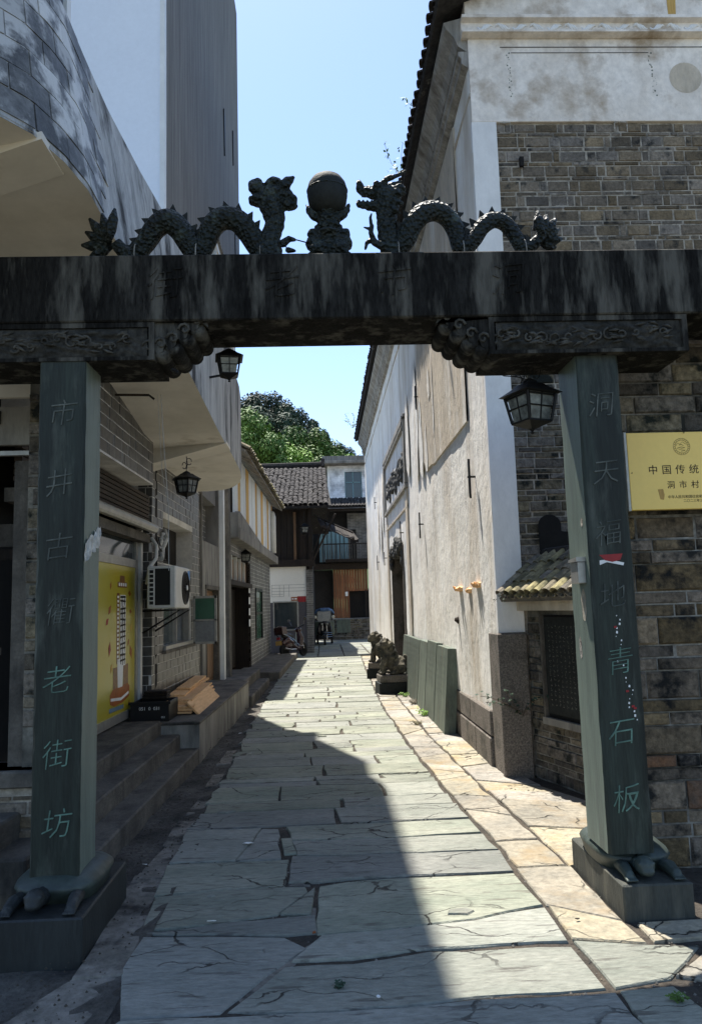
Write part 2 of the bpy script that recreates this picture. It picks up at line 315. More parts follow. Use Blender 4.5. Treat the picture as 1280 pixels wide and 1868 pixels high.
def blob(name, parts, mat, parent=None, voxel=.015, smooth=True, noise_amp=0.0, nscale=10, mirror=False, **tg):
    """parts: ('e', centre, radii, rot_euler) ellipsoids or ('c', [points], [radii]) capsules, fused to one skin"""
    mb = MB()
    for p in parts:
        if p[0] == 'e':
            bm = bmesh.new(); bmesh.ops.create_icosphere(bm, subdivisions=2, radius=1)
            R = Matrix.Rotation(0, 3, 'X')
            if len(p) > 3:
                from mathutils import Euler
                R = Euler(p[3]).to_matrix()
            vs = [Vector(p[1]) + R @ Vector((v.co.x*p[2][0], v.co.y*p[2][1], v.co.z*p[2][2])) for v in bm.verts]
            bm.verts.index_update(); mb.add([v[:] for v in vs], [tuple(v.index for v in f.verts) for f in bm.faces]); bm.free()
        elif p[0] == 'b': mb.box(*p[1])
        else:
            pts = [Vector(q) for q in p[1]]; rr = p[2]
            mb.tube(pts, rr, 8)
            for q, r in ((pts[0], rr[0]), (pts[-1], rr[-1])):
                bm = bmesh.new(); bmesh.ops.create_icosphere(bm, subdivisions=1, radius=r)
                bm.verts.index_update(); mb.add([(v.co+q)[:] for v in bm.verts], [tuple(v.index for v in f.verts) for f in bm.faces]); bm.free()
    if mirror: mb.v = [(-x, y, z) for x, y, z in mb.v]
    me = mb.mesh(name, mat)
    o = bpy.data.objects.new('tmp', me); COL.objects.link(o)
    md = o.modifiers.new('r', 'REMESH'); md.mode = 'VOXEL'; md.voxel_size = voxel; md.use_smooth_shade = True
    sm = o.modifiers.new('s', 'SMOOTH'); sm.iterations = 2; sm.factor = .5
    dg = bpy.context.evaluated_depsgraph_get(); ev = o.evaluated_get(dg)
    me2 = bpy.data.meshes.new_from_object(ev); me2.name = name
    bpy.data.objects.remove(o)
    if noise_amp:
        for v in me2.vertices:
            v.co += v.normal*noise_amp*noise.noise(v.co*nscale)
    me2.polygons.foreach_set('use_smooth', [True]*len(me2.polygons))
    me2.materials.clear(); me2.materials.append(MAT[mat])
    return link(name, me2, parent, **tg)
def text_mesh(s, size, depth, res=2, thin=0):
    c = bpy.data.curves.new('t', 'FONT'); c.body = s; c.size = size; c.extrude = depth; c.align_x = 'CENTER'; c.align_y = 'CENTER'
    c.resolution_u = res; c.offset = -thin
    o = bpy.data.objects.new('t', c); COL.objects.link(o)
    bpy.context.view_layer.update()
    me = bpy.data.meshes.new_from_object(o.evaluated_get(bpy.context.evaluated_depsgraph_get()))
    bpy.data.objects.remove(o); return me
def text(name, s, size, depth, mat, loc, rot, parent=None, sx=1, thin=0, shr=0, **tg):
    me = text_mesh(s, size, depth, thin=thin)
    for v in me.vertices: v.co.y += v.co.x*shr; v.co.x += .10*v.co.y*(1 if shr else 0)
    for v in me.vertices: v.co.x *= sx
    me.materials.clear(); me.materials.append(MAT[mat])
    return link(name, me, parent, loc=loc, rot=rot, **tg)
UNIT = {}
def unit_brick(mat, ch=.06):
    k = (mat, ch)
    if k not in UNIT:
        a = .5; b = .5-ch; d = -.5
        vs = [(-a,.5,-a),(a,.5,-a),(a,.5,a),(-a,.5,a), (-a,d+.18,-a),(a,d+.18,-a),(a,d+.18,a),(-a,d+.18,a), (-b*1.02,d,-b),(b,d,-b*.96),(b*1.01,d,b),(-b,d,b*.97)]
        fs = [(0,1,5,4),(1,2,6,5),(2,3,7,6),(3,0,4,7),(4,5,9,8),(5,6,10,9),(6,7,11,10),(7,4,8,11),(8,9,10,11)]
        me = bpy.data.meshes.new('brick'); me.from_pydata(vs, [], fs); me.materials.append(MAT[mat]); UNIT[k] = me
    return UNIT[k]
def bricks(parent, name, mat, origin, direc, length, z0, z1, rows, lens, gap, depth, proud=.012, openings=(), limit=300, near0=True, jit=.25, skip=None, ch=.06):
    """brickwork on the vertical plane through origin along direc (2D unit); outward normal is direc turned -90 deg"""
    ang = math.atan2(direc[1], direc[0]); nrm = Vector((direc[1], -direc[0], 0))
    cells = []; z = z0; r = 0
    while z < z1-.02:
        h = rows[r % len(rows)]; hh = min(h, z1-z)-gap
        u = -random.uniform(0, lens[0]); i = r
        while u < length:
            L = lens[i % len(lens)]*random.uniform(1-jit*.5, 1+jit*.5); i += 1
            a, b = max(u, 0), min(u+L-gap, length)
            if b-a > .03 and hh > .015:
                if not any(a < o[1] and b > o[0] and z < o[3] and z+hh > o[2] for o in openings): cells.append((a, b, z, z+hh))
                else:
                    for o in openings:
                        if a < o[1] and b > o[0] and z < o[3] and z+hh > o[2]:
                            if o[0]-a > .03: cells.append((a, o[0], z, z+hh))
                            if b-o[1] > .03: cells.append((o[1], b, z, z+hh))
            u += L
        z += h; r += 1
    if skip: cells = [c for c in cells if not skip(*c)]
    cells.sort(key=lambda c: c[0] if near0 else -c[0])
    me = unit_brick(mat, ch); rest = MB()
    for k, (a, b, c, d) in enumerate(cells):
        u = (a+b)/2; out = proud*random.uniform(.3, 1.2)-depth/2
        loc = Vector((origin[0]+direc[0]*u, origin[1]+direc[1]*u, (c+d)/2))+nrm*out
        if k < limit:
            link(name, me, parent, loc=loc, rot=(random.uniform(-.012, .012), random.uniform(-.006, .006), ang+random.uniform(-.01, .01)), scale=(b-a, depth, d-c))
        else:
            p = [Vector((origin[0]+direc[0]*q, origin[1]+direc[1]*q, 0)) for q in (a, b)]; o = nrm*(out+depth/2)
            rest.add([(p[0]+o)[:2]+(c,), (p[1]+o)[:2]+(c,), (p[1]+o)[:2]+(d,), (p[0]+o)[:2]+(d,), (p[0]-nrm*.02)[:2]+(c,), (p[1]-nrm*.02)[:2]+(c,), (p[1]-nrm*.02)[:2]+(d,), (p[0]-nrm*.02)[:2]+(d,)],
                     [(0,1,2,3),(0,4,5,1),(1,5,6,2),(2,6,7,3),(3,7,4,0)])
    if rest.v: rest.build(name+'_course', mat, parent, kind='stuff')
def interp(tab, y):
    if y <= tab[0][0]: return tab[0][1]
    for (a, b), (c, d) in zip(tab, tab[1:]):
        if y <= c: return b+(d-b)*(y-a)/(c-a)
    return tab[-1][1]

# ================================================================== ground and paving
g = MB(); g.add([(-400,-60,-.06),(400,-60,-.06),(400,900,-.06),(-400,900,-.06)], [(0,1,2,3)])
g.build('ground', 'ground', kind='structure')
def sheet(name, mat, x0, x1, y0, y1, nx, ny, amp, sc_n, z=0, kind='structure', prof=None):
    mb = MB(); vs = []; fs = []
    for j in range(ny+1):
        for i in range(nx+1):
            x = x0+(x1-x0)*i/nx; y = y0+(y1-y0)*j/ny
            zz = z+amp*noise.fractal(Vector((x, y, 3))*sc_n, 1, 2, 5)
            if prof: zz += prof(x, y)
            vs.append((x, y, zz))
    for j in range(ny):
        for i in range(nx):
            a = j*(nx+1)+i; fs.append((a, a+1, a+nx+2, a+nx+1))
    return mb.add(vs, fs).build(name, mat, kind=kind, smooth=True)
sheet('street_bed', 'dirt', -1.0, 3.2, 1.5, 40, 60, 500, .008, 6, -.014)
sheet('gutter', 'gutter', -3.4, -.9, 1.5, 27.5, 50, 420, .022, 4, -.02, prof=lambda x, y: .03*min(1, max(0, (x+1.25)/.3))-.02)
sheet('yard_ground', 'dirt', -6, -1.0, 27.3, 45, 10, 40, .01, 2, -.03)

XR = [(2.4,1.13),(3.3,1.14),(3.7,1.13),(5.1,1.1),(6.2,1.01),(8,.94),(11.8,.86),(19,.97),(24,1.1)]
XL = [(2.4,-.75),(3.2,-.85),(3.7,-.92),(5.8,-1.01),(8,-1.0),(10,-1.05),(21,-1.08),(24,-1.1)]
pav = thing('street_paving', None, None, (0, 5, 0)); pav['kind'] = 'structure'
def slab(poly, mat, name='paving_slab', wob=.012, z=0, seg=.14):
    n = len(poly); out = []
    for i in range(n):
        a = Vector(poly[i]); b = Vector(poly[(i+1) % n]); L = (b-a).length; k = max(1, min(9, int(L/seg)))
        for t in range(k):
            p = a.lerp(b, t/k)
            if t or L > .3:
                q = Vector((noise.noise(Vector((p.x*5, p.y*5, 1)))+.6*noise.noise(Vector((p.x*16, p.y*16, 5))), noise.noise(Vector((p.x*5, p.y*5, 9)))+.6*noise.noise(Vector((p.x*16, p.y*16, 2)))))
                p = p+q*wob
            out.append(p)
    c = sum((Vector(p) for p in out), Vector((0, 0)))/len(out)
    tz = z+random.uniform(-.005, .006); sl = (random.uniform(-.006, .006), random.uniform(-.006, .006))
    mb = MB(); N = len(out)
    def Z(p): return tz+sl[0]*(p.x-c.x)+sl[1]*(p.y-c.y)
    top = [(p.x, p.y, Z(p)) for p in [c+(q-c)*(1-.006/max(.05, (q-c).length)) for q in out]]
    mid = [(p.x, p.y, Z(p)-.008) for p in out]; bot = [(p.x, p.y, -.03) for p in out]
    mb.add(top+mid+bot, [tuple(range(N))]+[(i, (i+1) % N, N+(i+1) % N, N+i) for i in range(N)]+[(N+i, N+(i+1) % N, 2*N+(i+1) % N, 2*N+i) for i in range(N)])
    return mb.build(name, mat, pav)
ex = [
 [(-1.3,2.5),(0,2.45),(1.2,2.6),(1.13,3.26),(.56,3.25),(0,3.20),(-.45,3.22),(-.83,3.22)],
 [(-.84,3.27),(-.46,3.28),(-.32,3.55),(-.14,3.80),(-.25,3.92),(-.60,3.97),(-.92,4.0),(-.94,3.7)],
 [(-.41,3.27),(0,3.24),(.56,3.29),(1.10,3.31),(1.10,3.70),(.78,3.69),(.45,3.70),(.1,3.63),(-.2,3.62)],
 [(-.17,3.68),(.1,3.69),(.45,3.76),(1.1,3.76),(1.09,4.15),(.7,4.03),(.24,3.94),(-.04,3.92)],
 [(-.91,4.05),(-.26,3.97),(-.09,3.97),(-.10,4.17),(-.54,4.13)],
 [(-.95,4.10),(-.54,4.17),(-.31,4.22),(-.15,4.50),(-.17,4.58),(-.59,4.58),(-.98,4.52)],
 [(-.26,4.23),(-.11,4.22),(-.10,4.55),(-.14,4.46)],
 [(-.06,3.96),(.24,3.98),(.7,4.07),(1.09,4.19),(1.07,4.65),(.29,4.66),(-.06,4.60)],
 [(-.99,4.56),(-.59,4.62),(-.28,4.62),(-.28,5.07),(-.64,5.06),(-1.02,5.06)],
 [(-.23,4.66),(.29,4.71),(1.07,4.70),(1.07,5.07),(.14,5.08),(-.23,5.10)],
 [(-1.01,5.11),(-.62,5.11),(-.51,5.77),(-1.03,5.79)], [(-.60,5.11),(-.33,5.12),(-.38,5.75),(-.49,5.77)], [(-.30,5.20),(-.23,5.20),(-.27,5.5),(-.34,5.5)],
 [(-.2,5.15),(.14,5.12),(1.06,5.11),(1.04,5.43),(.3,5.41),(-.25,5.44)],[(-.25,5.48),(.3,5.45),(1.03,5.47),(1.02,5.79),(-.30,5.79)]]
def grow(p, d):
    c = sum((Vector(q) for q in p), Vector((0, 0)))/len(p); return [tuple(c+(Vector(q)-c)*(1+d/(Vector(q)-c).length)) for q in p]
for p in ex: slab(grow(p, .019), 'slate', wob=.016)
y = 5.84; rowi = 0
SKM = [(y, random.uniform(-.03, .03))]
while y < 24.2:
    h = random.choice([.17,.24,.3,.34,.42,.5])*(1 if y < 12 else 1.25)
    s0 = SKM[-1][1]; s1 = random.uniform(-.09, .09)*min(1, h*2); SKM.append((y+h, s1))
    xl0, xr0 = interp(XL, y), interp(XR, y); g_ = .004 if y < 10 else .007
    cuts = [0]
    r = random.random()
    if r < .18: pass
    elif r < .65: cuts.append(random.uniform(.38, .68))
    else: cuts += sorted([random.uniform(.2, .45), random.uniform(.55, .85)])
    cuts.append(1)
    for a, b in zip(cuts, cuts[1:]):
        k = random.uniform(-.08, .08)
        def P(u, yy, s, side):
            x = interp(XL, yy)+(interp(XR, yy)-interp(XL, yy))*u
            return (x, yy+s*(u-.5)*2)
        A = P(a, y, s0, 0); B = P(b, y, s0, 1); C = P(b, y+h, s1, 1); D = P(a, y+h, s1, 0)
        ga = g_+.004 if a else 0; gb = g_ if b < 1 else 0
        slab([(A[0]+ga+(random.uniform(0,.02) if a else random.uniform(-.05,.05)), A[1]+g_), (B[0]-gb-random.uniform(0,.02), B[1]+g_), (C[0]-gb, C[1]-g_*.3), (D[0]+ga, D[1]-g_*.3)], 'slate', wob=.028 if y < 12 else .02)
    y += h
def cells(x0, x1, y0, y1, nx, ny, jit, mat, gap=.008, drop=0, wob=.025):
    P = {}
    for j in range(ny+1):
        yy = y0+(y1-y0)*j/ny
        for i in range(nx+1):
            a, b = x0(yy), x1(yy); w = (b-a)/nx; h = (y1-y0)/ny
            P[i, j] = Vector((a+w*i+(random.uniform(-jit, jit)*w if 0 < i < nx else 0), yy+(random.uniform(-jit, jit)*h if 0 < j < ny else 0)))
    for j in range(ny):
        for i in range(nx):
            q = [P[i, j], P[i+1, j], P[i+1, j+1], P[i, j+1]]; c = sum(q, Vector((0, 0)))/4
            def shrink(q): 
                c = sum(q, Vector((0, 0)))/len(q); return [tuple(c+(v-c)*(1-gap/(v-c).length)) for v in q]
            r = random.random()
            if r < drop: continue
            if r > .72: slab(shrink([q[0], q[1], q[2]]), mat, wob=wob); slab(shrink([q[0], q[2], q[3]]), mat, wob=wob)
            elif r > .5 :
                m1, m2 = q[0].lerp(q[3], random.uniform(.3, .7)), q[1].lerp(q[2], random.uniform(.3, .7))
                slab(shrink([q[0], q[1], m2, m1]), mat, wob=wob); slab(shrink([m1, m2, q[2], q[3]]), mat, wob=wob)
            else: slab(shrink(q), mat, wob=wob)
XRM = lambda y: interp(XR, y)+.02
cells(XRM, lambda y: interp([(4.8,1.42),(7,1.30),(9.5,1.22),(14,1.2)], y), 4.75, 14, 1, 16, .3, 'margin')
cells(lambda y: interp([(4.8,1.44),(7,1.32),(9.5,1.24),(14,1.22)], y), lambda y: interp([(4.8,2.6),(7.1,1.75),(8,1.68),(14,1.62)], y), 4.75, 14, 1, 13, .3, 'margin')
cells(XRM, lambda y: 1.62, 14, 24, 1, 14, .3, 'margin')
for p in ([(-.44,3.29),(-.40,3.31),(-.22,3.60),(-.17,3.66),(-.08,3.90),(-.13,3.82),(-.30,3.56)], [(-.15,4.24),(-.08,4.20),(-.09,4.56),(-.13,4.55)], [(-.62,5.10),(-.58,5.09),(-.50,5.60),(-.52,5.76)], [(-.26,4.62),(-.12,4.62),(-.20,4.68)]):
    slab(p, 'cement', 'cement_patch', wob=.01, z=-.012)
random.seed(21)
for k in range(12):          # broken chips and slivers caught in the joints
    y = random.uniform(3.3, 16); x = random.uniform(interp(XL, y)+.1, interp(XR, y)-.1); r = random.uniform(.02, .055)
    q = [(x+r*2*math.cos(a)*random.uniform(.5, 1), y+r*math.sin(a)*random.uniform(.5, 1)) for a in (0, 1.2, 2.4, 3.7, 5)]
    slab(q, 'slate', 'paving_chip', wob=.008, z=.006, seg=.05)
random.seed(22)
for yy0 in (2.4, 3.05, 3.62, 4.2, 4.85, 5.5, 6.3, 7.2, 8.2):
    yy1 = yy0+random.uniform(.55, .8); xa = interp([(2.4,-1.7),(3.7,-1.15),(4.6,-1.22),(6,-1.16),(9,-1.14)], yy0)
    slab([(xa+random.uniform(-.05,.03), yy0), (interp(XL, yy0)-.02, yy0+.02), (interp(XL, yy1)-.02, yy1-.02), (interp([(2.4,-1.7),(3.7,-1.15),(4.6,-1.22),(6,-1.16),(9,-1.14)], yy1)+random.uniform(-.03,.05), yy1-.03)], 'cement', 'cement_margin', wob=.03, z=-.012)
slab([(1.125,4.18),(1.44,3.95),(1.44,4.74),(1.11,4.73)], 'margin')
slab([(1.14,3.77),(1.46,3.69),(1.44,3.93),(1.13,4.16)], 'margin')
slab([(1.16,3.30),(1.42,3.36),(1.68,3.64),(1.46,3.67),(1.14,3.75)], 'slate')
slab([(1.50,3.70),(1.95,3.72),(2.4,3.6),(2.4,3.9),(1.5,3.9)], 'margin')
slab([(1.45,3.38),(1.62,3.30),(2.4,3.2),(2.4,3.55),(1.7,3.6)], 'margin')
slab([(1.17,2.6),(1.55,2.5),(1.45,3.05),(1.40,3.30),(1.17,3.28)], 'slate')
slab([(1.60,2.5),(2.6,2.5),(2.6,3.14),(1.50,3.25)], 'slate')
for j in range(7):
    for i in range(4):
        x = -1.1+i*.85; yy = 24.4+j*1.0
        slab([(x+.02, yy+.02), (x+.82, yy+random.uniform(0,.05)), (x+.82, yy+.93), (x+.02, yy+.97)], 'slate', wob=.03)
for j in range(4):
    slab([(-.9, 31.5+j*1.1), (2.2, 31.5+j*1.1), (2.2, 32.5+j*1.1), (-.9, 32.5+j*1.1)], 'slate', wob=.03)

# ================================================================== the stone gate
gate = thing('stone_gate', 'dark stone gateway spanning the alley, carved beam on two lettered square pillars', 'gate', (0, 4.2, 0))
beam = MB().box(-3.2, 3.2, 4.0, 4.46, 3.17, 3.55, .008).build('beam', 'beamstone', gate)
def scroll_bracket(sgn):
    b = MB()
    # lintel tie with framed relief panel
    a, c = (.95, 2.07) if sgn > 0 else (-2.45, -.89)
    b.box(a, c, 4.03, 4.42, 2.955, 3.167)
    for z0, z1 in ((2.955, 2.975), (3.14, 3.167)): b.box(a, c, 4.012, 4.03, z0, z1)
    for x in (a, c-.03): b.box(x, x+.03, 4.012, 4.03, 2.975, 3.14)
    o = b.build('tie_beam', 'beamstone', gate)
    # relief
    r = MB(); nx, nz = 150, 26; L = c-a-.08; vs = []
    for j in range(nz+1):
        for i in range(nx+1):
            u, v = i/nx, j/nz; x = a+.04+L*u; z = 2.978+.16*v
            w = noise.noise(Vector((x*7, z*9, 2)))*2.2
            h = .5+.5*math.sin((u*9+w*1.2)*2+math.sin(v*6+u*14)*2.2)
            h2 = .5+.5*math.sin(v*22+math.sin(u*26+w)*3)
            e = min(1, min(u, 1-u)*14, min(v, 1-v)*5)
            vs.append((x, 4.026-.034*e*(h*.6+h2*.4)*(.5+.9*abs(noise.noise(Vector((x*3, 0, 7)))))-.002, z))
    r.add(vs, [(j*(nx+1)+i, j*(nx+1)+i+1, (j+1)*(nx+1)+i+1, (j+1)*(nx+1)+i) for j in range(nz) for i in range(nx)])
    r.build('relief_panel', 'reliefstone', o, smooth=True)
    rs_ = MB()
    rnd = random.Random(5 if sgn > 0 else 6); nleaf = int(L/.075)
    for k in range(nleaf):
        x0 = a+.07+(L-.06)*k/nleaf; z0 = 3.057+rnd.uniform(-.03, .03); sg = rnd.choice((-1, 1)); r0 = rnd.uniform(.022, .042)
        pts = [(x0+r0*(1-q/12)*math.cos(sg*q*.62+k), 4.008+.0006*q, z0+r0*(1-q/12)*math.sin(sg*q*.62+k)) for q in range(11)]
        rs_.tube(pts, [.0065]*10+[.003], 5)
        for q in range(3):
            a_ = rnd.uniform(-.5, .5)+(0 if sg > 0 else PI); z1 = max(2.99, min(3.125, z0+rnd.uniform(-.04, .04)))
            rs_.tube([(x0, 4.010, z1), (x0+.03*math.cos(a_), 4.006, z1+.03*math.sin(a_)*.5), (x0+.065*math.cos(a_), 4.012, max(2.985, min(3.13, z1+.06*math.sin(a_))))], [.004, .009, .002], 5)
    rs_.build('carved_foliage', 'reliefhighlight', o, smooth=True)
    # stepped cloud scrolls stepping up towards mid-span
    w = MB(); s = sgn
    lob = [(.985, 2.992, .052), (.918, 3.005, .052), (.852, 3.035, .052), (.787, 3.085, .050), (.725, 3.135, .048)]
    off = 0 if s > 0 else .06
    poly = [(1.0, 3.167), (.665, 3.167), (.66, 3.14)]
    for x, z, rr in reversed(lob):
        poly += [(x-rr*.75+.02, z+.045), (x-.01, z+.0), (x+.02, z-.015)]
    poly += [(1.0, 2.975)]
    w.prism([(x*s+off, z) for x, z in poly], 'Y', 4.03, 4.08)
    w.prism([(x*s+off, z) for x, z in ((1.0, 3.167), (.69, 3.167), (.70, 3.13), (.78, 3.08), (.87, 3.01), (1.0, 2.975))], 'Y', 4.08, 4.41); w.build('bracket', 'beamstone', gate)
    for x, z, rr in lob:
        q = MB(); X = x*s+off
        q.tube([(X, 4.045, z+.01), (X, 4.06, z), (X, 4.30, z), (X, 4.38, z+.006), (X, 4.43, z+.02), (X, 4.45, z+.035)], [rr*.8, rr, rr, rr*.95, rr*.72, rr*.3], 16)
        q.build('cloud_scroll', 'beamstone', gate, smooth=True)
        # carved curl on the face of each step
        q = MB(); q.tube([(X+s*(.035-.030*k/9)*math.cos(k*.8), 4.022+.001*k, z+.045+(.035-.028*k/9)*math.sin(k*.8)) for k in range(10)], [.008]*9+[.004], 6)
        q.build('carved_curl', 'reliefhighlight', gate, smooth=True)
scroll_bracket(1); scroll_bracket(-1)
def pillar(x0, x1, y0, y1, chars, grp, txtz):
    p = MB()
    c = .012
    nl_ = 70; vs = []
    for j in range(nl_+1):
        z = .27+2.685*j/nl_
        for (cx_, cy_, sx_, sy_) in ((x0, y0, 1, 1), (x1, y0, -1, 1), (x1, y1, -1, -1), (x0, y1, 1, -1)):
            q = c*.5+.012*max(0, noise.noise(Vector((cx_*9, cy_*9, z*7)))+.15)+.006*abs(noise.noise(Vector((cx_*9, cy_*5, z*31))))
            a1, a2 = (cx_+sx_*q, cy_), (cx_, cy_+sy_*q)
            vs += [(*v, z) for v in ((a2, a1) if sx_*sy_ > 0 else (a1, a2))]
    fs = [(j*8+i, j*8+(i+1) % 8, (j+1)*8+(i+1) % 8, (j+1)*8+i) for j in range(nl_) for i in range(8)]+[tuple(range(8))[::-1], tuple(nl_*8+i for i in range(8))]
    p.add(vs, fs)
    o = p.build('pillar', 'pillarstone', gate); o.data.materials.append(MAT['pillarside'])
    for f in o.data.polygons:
        if abs(f.normal.x) > .9: f.material_index = 1  # sides facing along x get the painted sunlit tone
    for ch, z in zip(chars, txtz):
        text('carved_character', ch, .155, .006, grp if z > 1.3 else 'carve', ((x0+x1)/2+random.uniform(-.01, .01), y0+.001, z), (PI/2, random.uniform(-.04, .04), 0), gate, thin=.0022, shr=.12)
    return o
TZ = (2.66, 2.28, 1.94, 1.60, 1.25, .88, .54)
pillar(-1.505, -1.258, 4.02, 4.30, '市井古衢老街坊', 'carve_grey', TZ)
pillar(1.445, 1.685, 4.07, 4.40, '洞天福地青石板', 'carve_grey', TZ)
for x, ch in ((-.83, '街'), (-.19, '老'), (.43, '市'), (1.07, '洞')):
    text('carved_character', ch, .20, .006, 'beamstone', (x, 3.999, 3.37), (PI/2, 0, 0), gate, thin=.002, shr=.1)
# turtles carrying the pillars
def turtle(cx, y0, zt, w, l, name_side):
    """plinth plus turtle; front edge at y0, facing the viewer"""
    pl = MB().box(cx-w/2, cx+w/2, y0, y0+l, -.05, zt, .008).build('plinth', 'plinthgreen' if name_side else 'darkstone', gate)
    sh = MB(); n = 28; vs = []; rings = [(.93, -.03), (1.0, .03), (1.04, .045), (1.0, .062), (.86, .085), (.7, .10), (0.4, .11)]
    sw, sl = (w*.53, l*.345) if name_side else (w*.47, l*.33); cy = y0+.17+sl
    for rr, z in rings:
        for k in range(n):
            a = 2*PI*k/n; ca, sa = math.cos(a), math.sin(a)
            e = 3.4; q = (abs(ca)**e+abs(sa)**e)**(-1/e)
            vs.append((cx+sw*rr*ca*q, cy+sl*rr*sa*q, zt+.02+z))
    fs = [(i*n+k, i*n+(k+1) % n, (i+1)*n+(k+1) % n, (i+1)*n+k) for i in range(len(rings)-1) for k in range(n)]
    fs += [tuple(range(n))[::-1], tuple((len(rings)-1)*n+k for k in range(n))]
    sh.add(vs, fs).build('turtle_shell', 'shell', gate, smooth=True)
    F = y0
    parts = [('c', [(cx-.03, F+.22, zt+.04), (cx-.03, F+.13, zt+.05)], [.045, .045]), ('e', (cx-.03, F+.08, zt+.062), (.050, .056, .052)),
             ('e', (cx-.03, F+.045, zt+.045), (.036, .03, .024)), ('e', (cx-.065, F+.055, zt+.08), (.011, .011, .011)), ('e', (cx+.005, F+.055, zt+.08), (.011, .011, .011))]
    hd = blob('turtle_head', parts, 'shell' if name_side else 'darkstone', gate, .006)
    for s in (-1, 1):
        q = [('c', [(cx+s*w*.30, F+.22, zt+.03), (cx+s*w*.33, F+.12, zt+.04), (cx+s*w*.34, F+.055, zt+.025)], [.035, .034, .028])]
        for t in (-1.5, -.5, .5, 1.5):
            q.append(('c', [(cx+s*w*.34+t*.013, F+.05, zt+.02), (cx+s*w*.34+t*.016, F+.015, zt+.014)], [.010, .007]))
        blob('turtle_foot', q, 'shell' if name_side else 'darkstone', gate, .005)
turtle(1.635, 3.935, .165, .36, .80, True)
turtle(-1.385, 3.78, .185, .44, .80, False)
# weathering and stickers on the pillars (parts of the gate)
MB().box(1.462, 1.475, 4.062, 4.068, 1.05, 1.06)
st = MB().add([(1.50,4.0665,1.83),(1.63,4.0665,1.835),(1.615,4.0665,1.80),(1.57,4.0665,1.79),(1.53,4.0665,1.80)], [(0,1,2,3,4)]); st.build('torn_red_sticker', 'red', gate)
st = MB().add([(1.50,4.0672,1.80),(1.55,4.0672,1.805),(1.635,4.0672,1.785),(1.63,4.0672,1.77),(1.54,4.0672,1.79),(1.5,4.0672,1.775)], [(0,1,2,3,4,5)]); st.build('torn_sticker_backing', 'paper', gate)
st = MB()
for k in range(26):
    x = 1.575+.016*math.sin(k*1.1)+(k*.0022 if k > 12 else 0)+random.uniform(-.01,.01); z = 1.50-k*.022; r = random.uniform(.002, .006)
    if k in (9, 10, 14): continue
    st.add([(x-r, 4.0667, z-r), (x+r*.8, 4.0667, z-r*1.3), (x+r, 4.0667, z+r), (x-r*.6, 4.0667, z+r*1.2)], [(0,1,2,3)])
st.build('paint_flecks', 'paper', gate)
st = MB()
for x, z in ((1.625, 1.02), (1.635, 1.01), (1.60, 1.10), (1.56, 1.44)):
    st.add([(x-.007, 4.0662, z-.006), (x+.010, 4.0662, z-.005), (x+.009, 4.0662, z+.006), (x-.006, 4.0662, z+.005)], [(0,1,2,3)])
st.build('red_paper_scrap', 'red', gate)
for (z, w2, h2, yy) in ((1.56, .05, .17, 4.20), (1.32, .03, .12, 4.30), (2.02, .02, .05, 4.15)):
    st = MB(); n = 14; vs = [(1.4437, yy+w2*math.cos(2*PI*k/n)*random.uniform(.6, 1), z+h2*.6*math.sin(2*PI*k/n)*random.uniform(.8, 1)) for k in range(n)]
    st.add(vs, [tuple(range(n))]).build('flaked_paint_patch', 'margin', gate)
st = MB(); nn = 14; vs = []
for j in range(4):
    for i in range(nn+1):
        u = i/nn; yy = 4.02+.28*u; z = 1.86+.12*u+j*.035+.01*math.sin(i*2+j)
        vs.append((-1.2575+random.uniform(.0, .012), yy, z))
st.add(vs, [(j*(nn+1)+i, j*(nn+1)+i+1, (j+1)*(nn+1)+i+1, (j+1)*(nn+1)+i) for j in range(3) for i in range(nn)]).build('crumpled_tape', 'tape', gate)

# metal box on the right pillar
bx = thing('junction_box', 'small grey metal box with slanted lid on the inner side of the right pillar', 'box', (1.44, 4.2, 1.7))
MB().box(1.400, 1.4445, 4.13, 4.26, 1.68, 1.80, .004).build('box_body', 'alu', bx)
MB().prism([(4.125, 1.80), (4.265, 1.80), (4.265, 1.815), (4.125, 1.825)], 'X', 1.392, 1.4445).build('box_lid', 'alu', bx)

